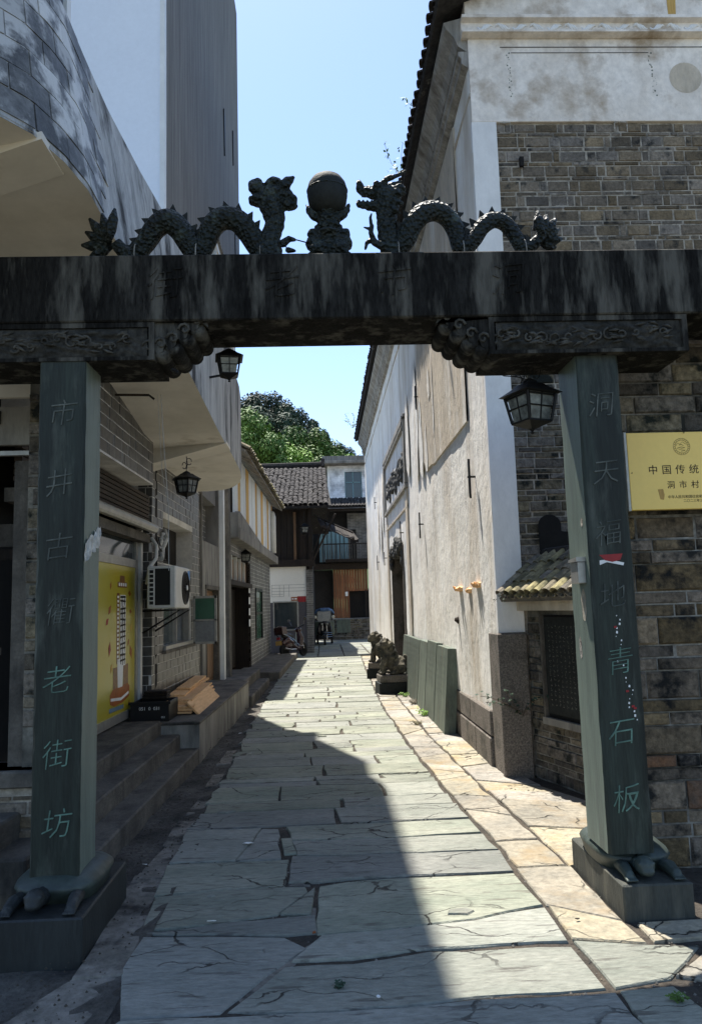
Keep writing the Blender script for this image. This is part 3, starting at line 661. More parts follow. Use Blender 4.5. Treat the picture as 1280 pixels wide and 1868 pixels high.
# ================================================================== dragons and pearl on the beam
def dragon(side):
    s = side; mir = s < 0; ox = .15 if mir else 0
    def X(x): return -x+ox if mir else x
    lab = ('dark dragon on the left half of the gate beam, blunt head raised' if mir else
           'dark dragon on the right half of the gate beam, jaws wide open')
    t = thing('dragon_statue', lab, 'dragon statue', (X(.75), 4.25, 3.55), group='dragons facing each other on the gate beam')
    body = [(.455,3.60),(.45,3.68),(.486,3.70),(.53,3.735),(.575,3.82),(.64,3.888),(.722,3.91),(.795,3.875),(.838,3.80),(.868,3.68),(.93,3.72),(.987,3.80),(1.06,3.848),(1.13,3.838),(1.185,3.775),(1.235,3.68),(1.30,3.70),(1.36,3.77)]
    rad = [.06,.07,.066,.064,.064,.064,.062,.06,.058,.055,.052,.052,.05,.048,.046,.042,.036,.028]
    if mir:
        body = [(-.285,3.62),(-.30,3.68),(-.335,3.715),(-.39,3.79),(-.45,3.855),(-.53,3.872),(-.60,3.83),(-.645,3.74),(-.69,3.665),(-.735,3.72),(-.79,3.81),(-.86,3.858),(-.93,3.82),(-.99,3.74),(-1.06,3.665),(-1.12,3.69),(-1.17,3.745)]
        body = [(ox-x, z) for x, z in body]; rad = [.07,.075,.07,.066,.066,.068,.066,.062,.060,.064,.068,.070,.064,.058,.05,.042,.034]
    # smooth the centre line
    P = [Vector((X(x), 4.23+.02*math.sin(i), z)) for i, (x, z) in enumerate(body)]; pts = []; rr = []
    for i in range(len(P)-1):
        p0 = P[max(0, i-1)]; p1 = P[i]; p2 = P[i+1]; p3 = P[min(len(P)-1, i+2)]
        for k in range(5):
            u = k/5
            pts.append(.5*((2*p1)+(-p0+p2)*u+(2*p0-5*p1+4*p2-p3)*u*u+(-p0+3*p1-3*p2+p3)*u**3)); rr.append((1.0 if mir else .96)*(rad[i]+(rad[i+1]-rad[i])*u))
    MB().tube(pts, rr, 16).build('body', 'bronze', t, smooth=True)
    # dorsal fins
    for k in range(6, len(pts)-6, 3):
        d = (pts[k+1]-pts[k-1]).normalized(); u = Vector((-d.z, 0, d.x))
        if u.z < 0: u = -u
        if u.z < .12: continue
        b = pts[k]+u*rr[k]*.85; f = MB(); h = .046; w = .026
        lean = d*(.018 if not mir else .018)
        q = [b-d*w, b+d*w, b+u*h+lean]
        vs = [v+Vector((0, -.008, 0)) for v in q]+[v+Vector((0, .008, 0)) for v in q]
        f.add([v[:] for v in vs], [(0,1,2),(3,5,4),(0,3,4,1),(1,4,5,2),(2,5,3,0)]).build('dorsal_fin', 'bronze_smooth', t)
    # head
    if not mir:
        hp = [('c', [(.44,4.23,3.66),(.425,4.23,3.78),(.425,4.23,3.90),(.44,4.23,3.99)], [.062,.058,.062,.075]),
              ('e', (.435,4.23,4.01), (.085,.07,.065)), ('c', [(.40,4.23,4.03),(.33,4.23,4.035),(.285,4.23,4.045)], [.05,.038,.032]),
              ('e', (.272,4.23,4.085), (.022,.035,.026)), ('e', (.268,4.23,4.06), (.02,.03,.03)),
              ('c', [(.40,4.23,3.955),(.34,4.23,3.945),(.28,4.23,3.955)], [.042,.028,.02]), ('e', (.262,4.23,3.965), (.014,.02,.026)),
              ('e', (.37,4.185,4.065), (.022,.018,.018)), ('e', (.37,4.275,4.065), (.022,.018,.018)),
              ('c', [(.40,4.20,4.07),(.44,4.19,4.10),(.50,4.18,4.115)], [.02,.018,.012]), ('c', [(.50,4.18,4.115),(.545,4.175,4.14)], [.012,.007]),
              ('c', [(.40,4.26,4.07),(.46,4.27,4.105),(.53,4.28,4.135)], [.02,.016,.008]),
              ('e', (.505,4.20,4.04), (.04,.03,.028)), ('c', [(.48,4.18,4.0),(.535,4.17,3.99)], [.03,.008]), ('c', [(.47,4.18,3.95),(.52,4.17,3.93)], [.028,.008]),
              ('c', [(.46,4.18,3.90),(.50,4.17,3.87)], [.025,.008])]
        for k, tx in enumerate((.285, .31, .335)): hp.append(('c', [(tx,4.215,4.015),(tx-.002,4.215,3.99)], [.009,.004])); hp.append(('c', [(tx+.005,4.215,3.965),(tx+.003,4.215,3.985)], [.009,.004]))
        blob('head', hp, 'bronze', t, .0065, noise_amp=.006, nscale=40)
        cl = [('c', [(.40,4.20,3.68),(.345,4.19,3.70),(.325,4.185,3.76),(.335,4.18,3.80)], [.03,.022,.016,.012]), ('c', [(.325,4.185,3.78),(.285,4.18,3.79)], [.011,.006]),
              ('c', [(.33,4.185,3.80),(.325,4.18,3.85),(.333,4.18,3.875)], [.012,.010,.006]), ('c', [(.34,4.19,3.72),(.30,4.19,3.70),(.29,4.19,3.66)], [.018,.014,.009])]
        blob('front_claw', cl, 'bronze', t, .006)
        MB().cone((1.315, 4.25, 3.80), (1.325, 4.25, 3.945), .017, 6).build('tail_spike', 'bronze_smooth', t)
    else:
        hp = [('c', [(-.27,4.23,3.62),(-.265,4.23,3.75),(-.235,4.23,3.85),(-.255,4.23,3.97)], [.085,.062,.058,.075]),
              ('e', (-.25,4.23,4.02), (.095,.07,.06)), ('e', (-.34,4.22,4.07), (.048,.05,.05)), ('e', (-.335,4.22,3.985), (.055,.05,.035)), ('e', (-.24,4.22,4.09), (.055,.05,.035)),
              ('c', [(-.20,4.23,4.02),(-.15,4.23,4.01),(-.125,4.23,3.99)], [.055,.045,.03]), ('c', [(-.18,4.2,4.06),(-.15,4.2,4.10),(-.125,4.2,4.11)], [.038,.03,.018]),
              ('c', [(-.17,4.23,3.97),(-.13,4.23,3.95),(-.105,4.23,3.955)], [.042,.03,.014]), ('c', [(-.19,4.23,3.96),(-.15,4.23,3.925)], [.03,.010]),
              ('c', [(-.31,4.2,3.95),(-.315,4.2,3.915)], [.02,.008])]
        blob('head', hp, 'bronze', t, .0065, noise_amp=.010, nscale=30)
        blob('front_claw', [('c', [(-.19,4.19,3.70),(-.15,4.19,3.73),(-.12,4.185,3.72)], [.026,.02,.012]), ('c', [(-.16,4.19,3.66),(-.12,4.19,3.655)], [.02,.010])], 'bronze', t, .006)
        MB().tube([(-.12,4.19,3.725),(0,4.19,3.69)], .004, 5).build('pearl_rod', 'iron', t)
    # tail fan
    for k in range(7):
        a = math.radians(100-k*27) if not mir else math.radians(80+k*27)
        cx, cz = X(1.34), 3.73
        L = (.135 if k % 2 == 0 else .12)*(1.3 if mir else 1); d = Vector((math.cos(a), 0, math.sin(a)))
        if d.z < -.75: continue
        p = [Vector((cx, 4.23+.012*(k-3), cz))+d*L*u+Vector((0, 0, .025*u*u)) for u in (0, .35, .7, 1)]
        MB().tube(p, [.014, .030, .030, .008], 8).build('tail_feather', 'bronze', t, smooth=True)
    # cloud base strip and leg under the loops
    bp = [('c', [(X(x), 4.22, 3.565+.008*math.sin(x*40)), (X(x+.05), 4.22, 3.568)], [.024, .022]) for x in [.5+.052*k for k in range(17)]]
    for x in (.66, .70, 1.00, 1.05, 1.09): bp += [('c', [(X(x), 4.20, 3.57), (X(x+.03), 4.19, 3.605), (X(x+.06), 4.18, 3.60)], [.022, .016, .008])]
    blob('cloud_base', bp, 'bronze', t, .008)
    for x in ((.486, .868, 1.235) if not mir else (.47, .84, 1.19)):
        MB().tube([(X(x)+.058*math.cos(a)*0-.001, 4.23+.062*math.cos(a), 3.64+.085*math.sin(a)) for a in [PI*k/8-.4 for k in range(15)]], .0035, 5).build('joint_band', 'concrete', t)
dragon(1); dragon(-1)
pr = thing('pearl_statue', 'smooth stone ball on a cloud pedestal between the two dragons', 'stone ball', (.08, 4.25, 3.55))
MB().lathe([(.001,-.13),(.045,-.122),(.085,-.10),(.112,-.06),(.120,-.01),(.119,.03),(.110,.065),(.088,.098),(.055,.12),(.02,.13),(.001,.131)], (.078, 4.25, 4.035), 36).build('ball', 'bronze_smooth', pr, smooth=True)
MB().lathe([(.121,-.004),(.1235,0),(.121,.004)], (.078, 4.25, 4.055), 36).build('ball_band', 'bronze', pr, smooth=True)
pp = [('e', (.08,4.25,3.93), (.062,.06,.05)), ('e', (.08,4.25,3.87), (.075,.07,.03)), ('e', (.08,4.25,3.82), (.09,.08,.035)), ('b', (-.02,.18,4.16,4.33,3.56,3.74)),
      ('e', (-.005,4.22,3.77), (.045,.05,.03)), ('e', (.165,4.22,3.77), (.045,.05,.03)), ('e', (.08,4.18,3.76), (.07,.05,.028)), ('e', (-.03,4.22,3.71), (.028,.05,.04)), ('e', (.19,4.22,3.71), (.028,.05,.04)),
      ('e', (.02,4.17,3.66), (.06,.04,.04)), ('e', (.14,4.17,3.66), (.06,.04,.04)), ('e', (-.03,4.23,3.61), (.035,.06,.05)), ('e', (.19,4.23,3.61), (.035,.06,.05)),
      ('c', [(-.03,4.24,3.93),(-.05,4.24,3.965)], [.022,.007]), ('c', [(-.035,4.24,3.93),(.0,4.24,3.89)], [.02,.03]), ('c', [(.19,4.24,3.93),(.208,4.24,3.975)], [.022,.007]), ('c', [(.19,4.24,3.93),(.155,4.24,3.89)], [.02,.03])]
blob('pedestal', pp, 'bronze', pr, .0075, noise_amp=.006, nscale=45)

# ================================================================== lanterns
def lantern(label, loc, s, hang, rz=0, lit=.75, sides=4, colm='iron', scr=False):
    t = proto('hanging_lantern', label, 'lantern', 'black iron lanterns hung along the alley')
    # origin at the finial bottom; body 1 unit = whole height .33 m
    n = sides; off = PI/n
    def ring(r, z): return [(r*math.cos(off+2*PI*k/n), r*math.sin(off+2*PI*k/n), z) for k in range(n)]
    def frus(m_, r0, z0, r1, z1):
        vs = ring(r0, z0)+ring(r1, z1); m_.add(vs, [tuple(range(n))[::-1], tuple(range(n, 2*n))]+[(i, (i+1) % n, n+(i+1) % n, n+i) for i in range(n)])
    r = MB(); frus(r, .185, .235, .11, .275); frus(r, .11, .275, .075, .30); frus(r, .16, .228, .186, .2345)
    r.lathe([(.05,.30),(.045,.315),(.03,.325),(.012,.335)], n=12); r.build('lantern_roof', colm, t)
    b = MB(); frus(b, .02, .03, .115, .065); frus(b, .118, .066, .118, .076); b.lathe([(.004,0),(.014,.008),(.006,.018),(.016,.026),(.02,.034)], n=10); b.build('lantern_base', colm, t)
    for k in range(n):
        a0 = ring(.112, .076)[k]; a1 = ring(.148, .23)[k]; c0 = ring(.112, .076)[(k+1) % n]; c1 = ring(.148, .23)[(k+1) % n]
        MB().tube([a0, a1], .009, 6).build('corner_bar', colm, t)
        A0, A1, C0, C1 = map(Vector, (a0, a1, c0, c1))
        pn = MB(); q = [A0.lerp(C0, .08)*.97, A0.lerp(C0, .92)*.97, A1.lerp(C1, .92)*.97, A1.lerp(C1, .08)*.97]
        for v, zz in zip(q, (.078, .078, .228, .228)): v.z = zz
        pane = pn.add([v[:] for v in q], [(0,1,2,3)]).build('glass_pane', 'glass_lamp', t)
        gb = MB(); gb.tube([A0.lerp(C0, .5), A1.lerp(C1, .5)], .0045, 5); gb.tube([A0.lerp(A1, .5), C0.lerp(C1, .5)], .0045, 5); gb.tube([A0.lerp(A1, .93), C0.lerp(C1, .93)], .006, 5); gb.build('glazing_bar', colm, pane)
    h = MB()
    H = .33+hang
    for k in range(int(hang/.03)):
        z = .335+k*.03; h.tube([(.009*math.cos(a)*(k % 2), .009*math.cos(a)*((k+1) % 2), z+.017+.02*math.sin(a)) for a in [2*PI*q/8 for q in range(9)]], .0028, 4)
    if hang: h.build('chain', colm, t)
    if scr:
        w = MB()
        for s_ in (1, -1):
            w.tube([(s_*(.03+.03*math.cos(a))*(1 if s_ > 0 else .8), 0, H+.09+.04*math.sin(a)+(0 if s_ > 0 else -.05)) for a in [2*PI*q/10 for q in range(10)]], .005, 5)
        w.tube([(0,0,H), (.01,0,H+.06), (0,0,H+.15)], .006, 5)
        w.build('scroll_hook', colm, t)
    return place(t, loc, rz, s)
lantern('large black iron lantern hanging from the gate bracket beside the right pillar', (1.235, 4.28, 2.555), 1.0, .03, .42)
lantern('black lantern half hidden behind the left gate bracket against the sky', (-.535, 4.42, 2.945), .62, .02, .15)
lantern('dark ornate lantern on a scroll hook under the left balcony slab', (-1.36, 7.6, 2.705), .86, .03, .3, sides=6, scr=True)
lantern('small black lantern on a long wire under the far canopy over the double doorway', (-1.80, 17.6, 2.60), 1.05, .25, .2)
lantern('dim lantern under the eave of the timber house at the end', (-.62, 25.9, 4.02), 1.25, .35, .2)
# loose wiring above the right lantern
w = MB()
for k in range(7):
    a = random.uniform(0, 6); w.tube([(1.235+.05*math.cos(a)+.02*j*math.cos(a+k), 4.28+.04*math.sin(a), 2.885+.012*j+.02*math.sin(j*1.9+k)) for j in range(6)], .0025, 4)
w.tube([(1.0,4.25,2.94),(1.08,4.25,2.90),(1.16,4.27,2.90),(1.235,4.28,2.88)], .003, 4)
w.build('loose_wire', 'iron', label='tangle of thin black wire above the large lantern by the right pillar', cat='wire')
w = MB().tube([(-.80,4.03,2.90),(-.775,4.0,2.885),(-.755,3.99,2.872)], [.006,.012,.008], 6)
w.tube([(-.79,4.0,2.893),(-.765,3.985,2.882)], .009, 6).build('bulb_clip', 'iron', label='small black clip sticking out under the left cloud bracket of the gate', cat='clip')

# ================================================================== right-hand hall
hall = thing('ancestral_hall', 'tall white plastered hall on the right with stained facade and tiled eave', 'building', (1.7, 7.1, 0))
WX = 1.62
def wallseg(name, mat, x0, x1, y0, y1, z0, z1, parent=hall): return MB().box(x0, x1, y0, y1, z0, z1).build(name, mat, parent)
# side wall along the alley, with a gridded uneven plaster skin; door opening y 15.1-17.7, z 0-2.75
D0, D1, DZ = 15.1, 17.75, 2.78
def skin(y0, y1, z0, z1):
    mb = MB(); ny = max(2, int((y1-y0)/.16)); nz_ = max(2, int((z1-z0)/.16)); vs = []
    for j in range(nz_+1):
        for i in range(ny+1):
            y = y0+(y1-y0)*i/ny; z = z0+(z1-z0)*j/nz_
            d = .012*noise.fractal(Vector((1, y*.9, z*.9)), 1, 2, 4)+.004*noise.noise(Vector((3, y*5, z*4)))
            vs.append((WX+d+(.03*(1-z/1.3) if z < 1.3 and y < 9 else 0), y, z))
    mb.add(vs, [(j*(ny+1)+i, j*(ny+1)+i+1, (j+1)*(ny+1)+i+1, (j+1)*(ny+1)+i) for j in range(nz_) for i in range(ny)])
    return mb
sk = skin(7.1, D0, .50, 7.3); sk2 = skin(D1, 27.4, 0, 7.3); sk3 = skin(D0, D1, DZ, 7.3)
for q in (sk2, sk3): sk.add(q.v, q.f)
sk.build('side_wall', 'plaster', hall, smooth=True)
wallseg('wall_core', 'plaster_grey', WX+.05, 1.95, D1, 27.4, 0, 7.4); wallseg('wall_core', 'plaster_grey', WX+.05, 1.95, 7.2, D0, 0, 7.4); wallseg('wall_core', 'plaster_grey', WX+.05, 1.95, D0, D1, DZ, 7.4)
wallseg('end_wall', 'plaster', WX, 7, 27.4, 27.6, 0, 7.6)
# tan render field above a ledge, with white drips
rn = MB(); ys = [8.02+.25*i for i in range(17)]
zt = 7.0
low = [3.555+(0 if y < 10.6 else .25*abs(math.sin(y*3.1))*(y-10.6)) for y in ys]
vs = [(WX-.022+.004*noise.noise(Vector((5, y*2, 1))), y, z) for y, z in zip(ys, low)]+[(WX-.022, y, zt) for y in ys]+[(WX+.03, y, 3.54) for y in ys]
n = len(ys); rn.add(vs, [(i, i+1, n+i+1, n+i) for i in range(n-1)]+[(i, i+1, 2*n+i+1, 2*n+i) for i in range(n-1)]+[(0, n, 2*n)])
rn.add([(WX-.022, 8.02, 3.555), (WX-.022, 8.02, zt), (WX+.03, 8.02, zt), (WX+.03, 8.02, 3.555)], [(0,1,2,3)])
rn.build('tan_render_field', 'render', hall)
for (y, w, z0, z1) in ((12.35, .55, 3.56, 5.75), (11.75, .40, 3.56, 4.8), (11.2, .28, 3.56, 4.3), (10.35, .10, 3.9, 5.2), (10.7, .22, 4.55, 5.05), (13.6, .5, 3.9, 5.4), (19.8, .5, 3.5, 5.1), (20.6, .5, 2.9, 4.4), (21.6, .4, 3.2, 4.6)):
    n = 16; pts = []
    for k in range(n):
        a = 2*PI*k/n; r = 1+.35*noise.noise(Vector((math.cos(a)*2, math.sin(a)*2, y)))
        pts.append((WX-.030, y+w*.5*math.cos(a)*r*(1-.35*math.sin(a)), (z0+z1)/2+(z1-z0)*.5*math.sin(a)*r))
    MB().add(pts, [tuple(range(n))]).build('whitewash_run', 'plaster', hall)
# mouldings and eave along the alley
e = MB()
e.prism([(WX-.01,7.06),(WX-.07,7.10),(WX-.07,7.16),(WX-.10,7.19),(WX-.10,7.235),(WX+.2,7.24),(WX+.2,7.04)], 'Y', 7.12, 27.5); e.build('cornice_moulding', 'plaster_grey', hall)
e = MB()
e.prism([(WX-.02,7.24),(WX-.10,7.30),(WX-.14,7.40),(WX-.22,7.50),(WX-.24,7.56),(WX+.3,7.72),(WX+.3,7.24)], 'Y', 7.12, 27.5); e.build('eave_cove', 'plaster_grey', hall)
MB().box(WX-.012, WX+.02, 7.1, 27.4, 6.72, 6.76).build('painted_band', 'render', hall)
# eave roof: covers (rounded ridges of tiles) and pans, rows stepping up to the right
rf = thing('hall_roof', None, None, (0, 0, 0)); bpy.data.objects.remove(rf)
base = MB().prism([(1.30,7.62),(1.28,7.66),(4.2,8.9),(4.3,8.8)], 'Y', 6.85, 27.6).build('roof_deck', 'rooftile', hall)
def tile_mesh(name, mat, r=.07, L=.22, t=.012, flip=False):
    mb = MB(); n = 6; vs = []
    for yy, rr in ((0, r), (L, r*.88)):
        for q in (rr, rr-t):
            for k in range(n+1):
                a = PI*k/n; vs.append((q*math.cos(a), yy, (q*math.sin(a)*.75)*(-1 if flip else 1)+.0))
    m_ = n+1
    fs = [(k, k+1, 2*m_+k+1, 2*m_+k) for k in range(n)]+[(m_+k+1, m_+k, 3*m_+k, 3*m_+k+1) for k in range(n)]+[(k, m_+k, m_+k+1, k+1) for k in range(n)]+[(2*m_+k, 2*m_+k+1, 3*m_+k+1, 3*m_+k) for k in range(n)]
    fs += [(0, 2*m_, 3*m_, m_), (n, m_+n, 3*m_+n, 2*m_+n)]
    mb.add(vs, fs); return mb.mesh(name, mat)
TM = tile_mesh('eave_tile', 'rooftile')
TM2 = tile_mesh('eave_pan', 'rooftile', flip=True)
k = 0; y = 6.9
while y < 27.5:
    # local +Y of the tile runs up the slope (world +X)
    rz = -PI/2; sl = math.atan2(1.24, 2.92)
    for r in range(1 if y > 12 else 2):
        link('eave_tile', TM, hall, loc=(1.255+.2*r*math.cos(sl)+random.uniform(-.012, .012), y, 7.70+.2*r*math.sin(sl)+random.uniform(-.012, .012)), rot=(sl, 0, rz+random.uniform(-.06, .06)))
        if k < 60: link('eave_tile', TM2, hall, loc=(1.27+.2*r*math.cos(sl), y+.085, 7.69+.2*r*math.sin(sl)+random.uniform(-.01, .01)), rot=(sl, 0, rz+random.uniform(-.05, .05)))
    y += .17; k += 1
# front facade (faces the viewer)
FY = 7.1
fac = MB().box(WX+.06, 4.6, FY+.03, FY+.35, 0, 7.36).build('facade_wall', 'mortar', hall)
MB().box(WX-.004, 1.868, FY, FY+.06, 1.30, 6.44).build('corner_pilaster', 'quoin', hall)
MB().box(WX-.001, 4.6, FY-.002, FY+.045, 6.44, 7.36, .004).build('plaster_panel', 'facade', hall)
MB().box(WX-.03, 4.6, FY-.05, FY+.3, 7.555, 8.0, .006).build('upper_frieze', 'facade', hall)
f = MB(); f.prism([(FY-.02,7.36),(FY-.09,7.375),(FY-.09,7.395),(FY-.05,7.40),(FY-.04,7.51),(FY-.10,7.525),(FY-.10,7.56),(FY+.1,7.56),(FY+.1,7.36)], 'X', WX-.07, 4.6); f.build('frieze_moulding', 'facade', hall)
f = MB()
for k in range(15):       # running scrollwork in relief
    x0 = 1.72+k*.18; sgn = 1 if k % 2 else -1
    for j in range(3):
        f.tube([(x0+.03*j+.075*u, FY-.046, 7.455+sgn*.035*math.sin(u*PI*1.2+j*.5)*(1-.2*j)) for u in (0, .25, .5, .75, 1, 1.25)], [.006, .014, .018, .016, .012, .004], 6)
f.build('frieze_scrollwork', 'quoin', hall, smooth=True)
f = MB(); 
for (x0, x1, z0, z1) in ((1.95, 4.4, 7.262, 7.270), (2.06, 3.50, 7.20, 7.206)): f.box(x0, x1, FY-.006, FY, z0, z1)
f.build('painted_border_line', 'relief', hall)
f = MB()
for cx in (2.03, 3.51):
    for k in range(22): 
        z = 7.19-k*.022+random.uniform(-.01, .01); x = cx+random.uniform(-.022, .022)+(.03 if cx > 3 and k > 9 else 0); q = random.uniform(.003, .010); f.add([(x-q, FY-.004, z-q*.6), (x+q*.7, FY-.004, z-q), (x+q, FY-.004, z+q*.8), (x-q*.5, FY-.004, z+q)], [(0,1,2,3)])
f.build('faded_ink_ornament', 'stele', hall)
n = 24; f = MB().add([(3.87+.17*math.cos(2*PI*k/n), FY-.0045, 6.92+.17*math.sin(2*PI*k/n)) for k in range(n)], [tuple(range(n))]); f.build('faded_round_medallion', 'render', hall)
f = MB().add([(3.72,FY-.053,7.58),(3.80,FY-.053,7.57),(3.82,FY-.053,7.98),(3.71,FY-.053,7.98)], [(0,1,2,3)]); f.build('ochre_stain', 'yellowboard', hall)
bricks(fac, 'brick', 'brick', (1.87, FY+.03), (1, 0), 2.5, 4.90, 6.435, [.118, .042], [.245, .235, .07, .25, .10], .013, .05, .010, limit=250, ch=.05)
bricks(fac, 'brick', 'brick_dark', (1.87, FY+.03), (1, 0), .95, 1.6, 4.0, [.10, .06, .05], [.22, .30, .12], .012, .05, .016, limit=130, ch=.06)
# arched soot patch window and white-smeared bricks
nn = 12; f = MB().add([(2.16+.11*math.cos(PI*k/nn), FY-.004, 2.30+.10*math.sin(PI*k/nn)) for k in range(nn+1)]+[(2.05, FY-.004, 2.06), (2.5, FY-.004, 2.02), (2.5, FY-.004, 2.2), (2.27, FY-.004, 2.24)], [tuple(range(nn+1))+(13, 14, 15, 16)]); f.build('blackened_patch', 'dark', hall)
for x, z, ww, hh in ((1.955, 6.375, .055, .055), (3.15, 6.375, .065, .055), (2.46, 5.585, .085, .065)):
    f = MB()
    for (x0, z0, x1, z1) in ((x-ww, z-hh, x-ww, z+hh), (x+ww, z-hh, x+ww, z+hh), (x-ww, z-hh, x+ww, z-hh), (x-ww, z+hh, x+ww, z+hh)):
        n = 7; up_s, dn = [], []
        for i in range(n):
            u = i/(n-1); px_, pz_ = x0+(x1-x0)*u, z0+(z1-z0)*u; t_ = random.uniform(.001, .010); vert = x0 == x1
            up_s.append((px_+(t_ if vert else 0), FY-.004, pz_+(0 if vert else t_))); dn.append((px_-(t_*.8 if vert else 0), FY-.004, pz_-(0 if vert else t_*.8)))
        f.add(up_s+dn, [(i, i+1, n+i+1, n+i) for i in range(n-1)])
    f.build('plaster_smear', 'mortar', hall)
MB().box(2.085, 2.125, FY-.012, FY+.02, 5.955, 6.055).build('empty_putlog_hole', 'dark', hall)
# granite plinth: corner post and courses
for (y0, y1, z0, z1) in ((7.14, 7.55, -.05, 1.29), (7.56, 8.6, .28, .53), (8.61, 9.75, .28, .53), (7.56, 8.3, -.05, .27), (8.31, 9.3, -.05, .27), (9.31, 10.6, -.05, .27), (9.76, 11.2, .28, .53), (10.61, 12.6, -.05, .27), (11.21, 15.05, .28, .53), (12.61, 15.05, -.05, .27)):
    MB().box(WX-.012-.03*(1-z1), WX+.3, y0, y1, z0, z1, .012).build('plinth_stone', 'granite', hall)
MB().box(WX-.02, 1.875, FY-.045, FY+.035, -.05, 1.295, .012).build('plinth_stone', 'granite', hall)
# doorway in the side wall
MB().box(WX+.42, WX+.47, D0, D1, .1, DZ).build('door_panel', 'darkwood', hall)
for y0, y1 in ((D0, D0+.12), (D1-.12, D1)): MB().box(WX-.03, WX+.5, y0, y1, 0, DZ, .01).build('door_jamb', 'granite', hall)
MB().box(WX-.03, WX+.5, D0, D1, -.05, .22, .01).build('door_sill', 'granite', hall)
MB().box(WX-.02, WX+.5, D0, D1, DZ-.16, DZ, .01).build('door_lintel', 'relief', hall)
lp = [('e', (WX-.03, D0+.15+.24*k, DZ-.02+.05*math.sin(k*1.7)), (.06, .14, .11+.04*math.sin(k*2.3))) for k in range(11)]
lp += [('e', (WX-.02, D0+.1, DZ-.25), (.05,.1,.2)), ('e', (WX-.02, D1-.1, DZ-.25), (.05,.1,.2)), ('e', (WX-.04, D0+1.1, DZ+.12), (.06,.25,.14))]
blob('carved_door_head', lp, 'relief', hall, .025, noise_amp=.04, nscale=14)
# painted surround strips and relief panel above the door
fr = MB()
for (y0, y1, z0, z1) in ((14.0, 14.35, .55, 3.75), (18.45, 18.75, 0, 3.75)): fr.box(WX-.028, WX+.02, y0, y1, z0, z1)
for z in (3.80, 3.42): fr.box(WX-.03, WX+.02, 14.0, 18.9, z-.02, z+.015)
fr.build('door_surround', 'render', hall)
fr = MB()
for (y0, y1, z0, z1) in ((13.95, 14.12, 3.85, 5.12), (18.75, 18.95, 3.85, 5.12), (13.95, 18.95, 5.06, 5.18), (14.1, 18.8, 4.96, 5.01), (13.95, 18.95, 3.76, 3.84)): fr.box(WX-.06, WX+.02, y0, y1, z0, z1, .008)
fr.build('relief_frame', 'plaster_grey', hall)
rp = [('e', (WX, 14.45+.22*k, 4.28+.14*math.sin(k*2.1)), (.05, .16, .18+.06*math.sin(k*3.3))) for k in range(18)]
blob('carved_relief', rp, 'relief', hall, .03, noise_amp=.06, nscale=9)
# wall anchors: each is a thing
for i, (y, z, h, lab) in enumerate(((7.8, 2.88, .42, 'long black iron wall anchor nearest the building corner, below the tan render'), (12.0, 2.83, .42, 'black iron wall anchor left of the tan ledge, second from the corner'),
        (11.9, 4.9, .40, 'black iron wall anchor high up on the tan render with a white run below'), (21.8, 2.78, .42, 'low thin iron wall anchor beyond the doorway, left one of a pair'),
        (19.25, 2.74, .34, 'thin iron wall anchor just beyond the carved doorway, right one of the low pair'), (22.1, 4.56, .36, 'small iron wall anchor high on the far end of the white wall'), (14.05, 5.0, .3, 'small iron hook anchor at the top right corner of the relief frame'), (15.0, 2.98, .5, 'iron wall anchor directly above the carved door head'))):
    t = thing('wall_anchor', lab, 'wall anchor', (WX-.03, y, z), group='iron wall anchors on the white wall')
    mb = MB(); mb.prism([(y-.016, z-h/2), (y+.016, z-h/2+.03), (y+.026, z), (y+.014, z+h/2), (y-.01, z+h/2)], 'X', WX-.075, WX-.055); mb.build('anchor_blade', 'iron', t)
    MB().tube([(WX+.02, y, z+.02), (WX-.085, y, z+.02)], .012, 6).build('anchor_pin', 'iron', t)
# splintered wooden stubs
for y, dz, L, lab in ((8.95, 0, .085, 'broad splintered timber stub on the left, orange wood, sticking out of the white wall'), (8.42, -.03, .06, 'small pale splinter stub in the middle of the row on the white wall'), (7.92, .02, .085, 'pale timber stub on the right of the row, nearest the wall corner')):
    t = thing('timber_stub', lab, 'timber stub', (WX, y, 1.75+dz), group='broken timber stubs in the white wall')
    for k in range(6):
        yy = y+(k-2.5)*.038*(1 if L > .07 else .7); l = L*random.uniform(.35, 1)
        MB().tube([(WX+.03, yy, 1.745+dz), (WX-l*.6, yy+random.uniform(-.01, .01), 1.75+dz), (WX-l, yy+random.uniform(-.015, .015), 1.76+dz+random.uniform(-.02, .03))], [.034, .026, .006], 5).build('splinter', 'pine', t)
t = MB().tube([(WX, 9.2, 1.38), (WX-.05, 9.2, 1.39)], [.05, .02], 8).build('rag_knot', 'rust', label='small dark knot on the white wall below the timber stubs', cat='knot')

# ---- near side wall behind the right gate pillar
NY = 4.62
nw = thing('near_brick_wall', 'rough grey brick wall directly behind the right gate pillar, carrying the brass plaque', 'wall', (2.4, NY, 0))
core = MB().box(1.73, 4.5, NY+.03, NY+.30, -.05, 3.5).build('wall_core', 'mortar_near', nw)
bricks(core, 'brick', 'nearbrick', (1.74, NY+.03), (1, 0), 1.5, .0, 2.1, [.172, .078, .076], [.36, .42, .30, .14], .010, .06, .022, limit=150, near0=True)
bricks(core, 'brick', 'brick_dark', (1.74, NY+.03), (1, 0), 1.5, 2.105, 3.4, [.115, .088, .125], [.36, .42, .22], .013, .06, .022, limit=110)
for o in [c for c in COL.objects if c.parent == core]:
    if o.location.z < 2.1 and random.random() < .07: o.data = unit_brick('rustbrick')
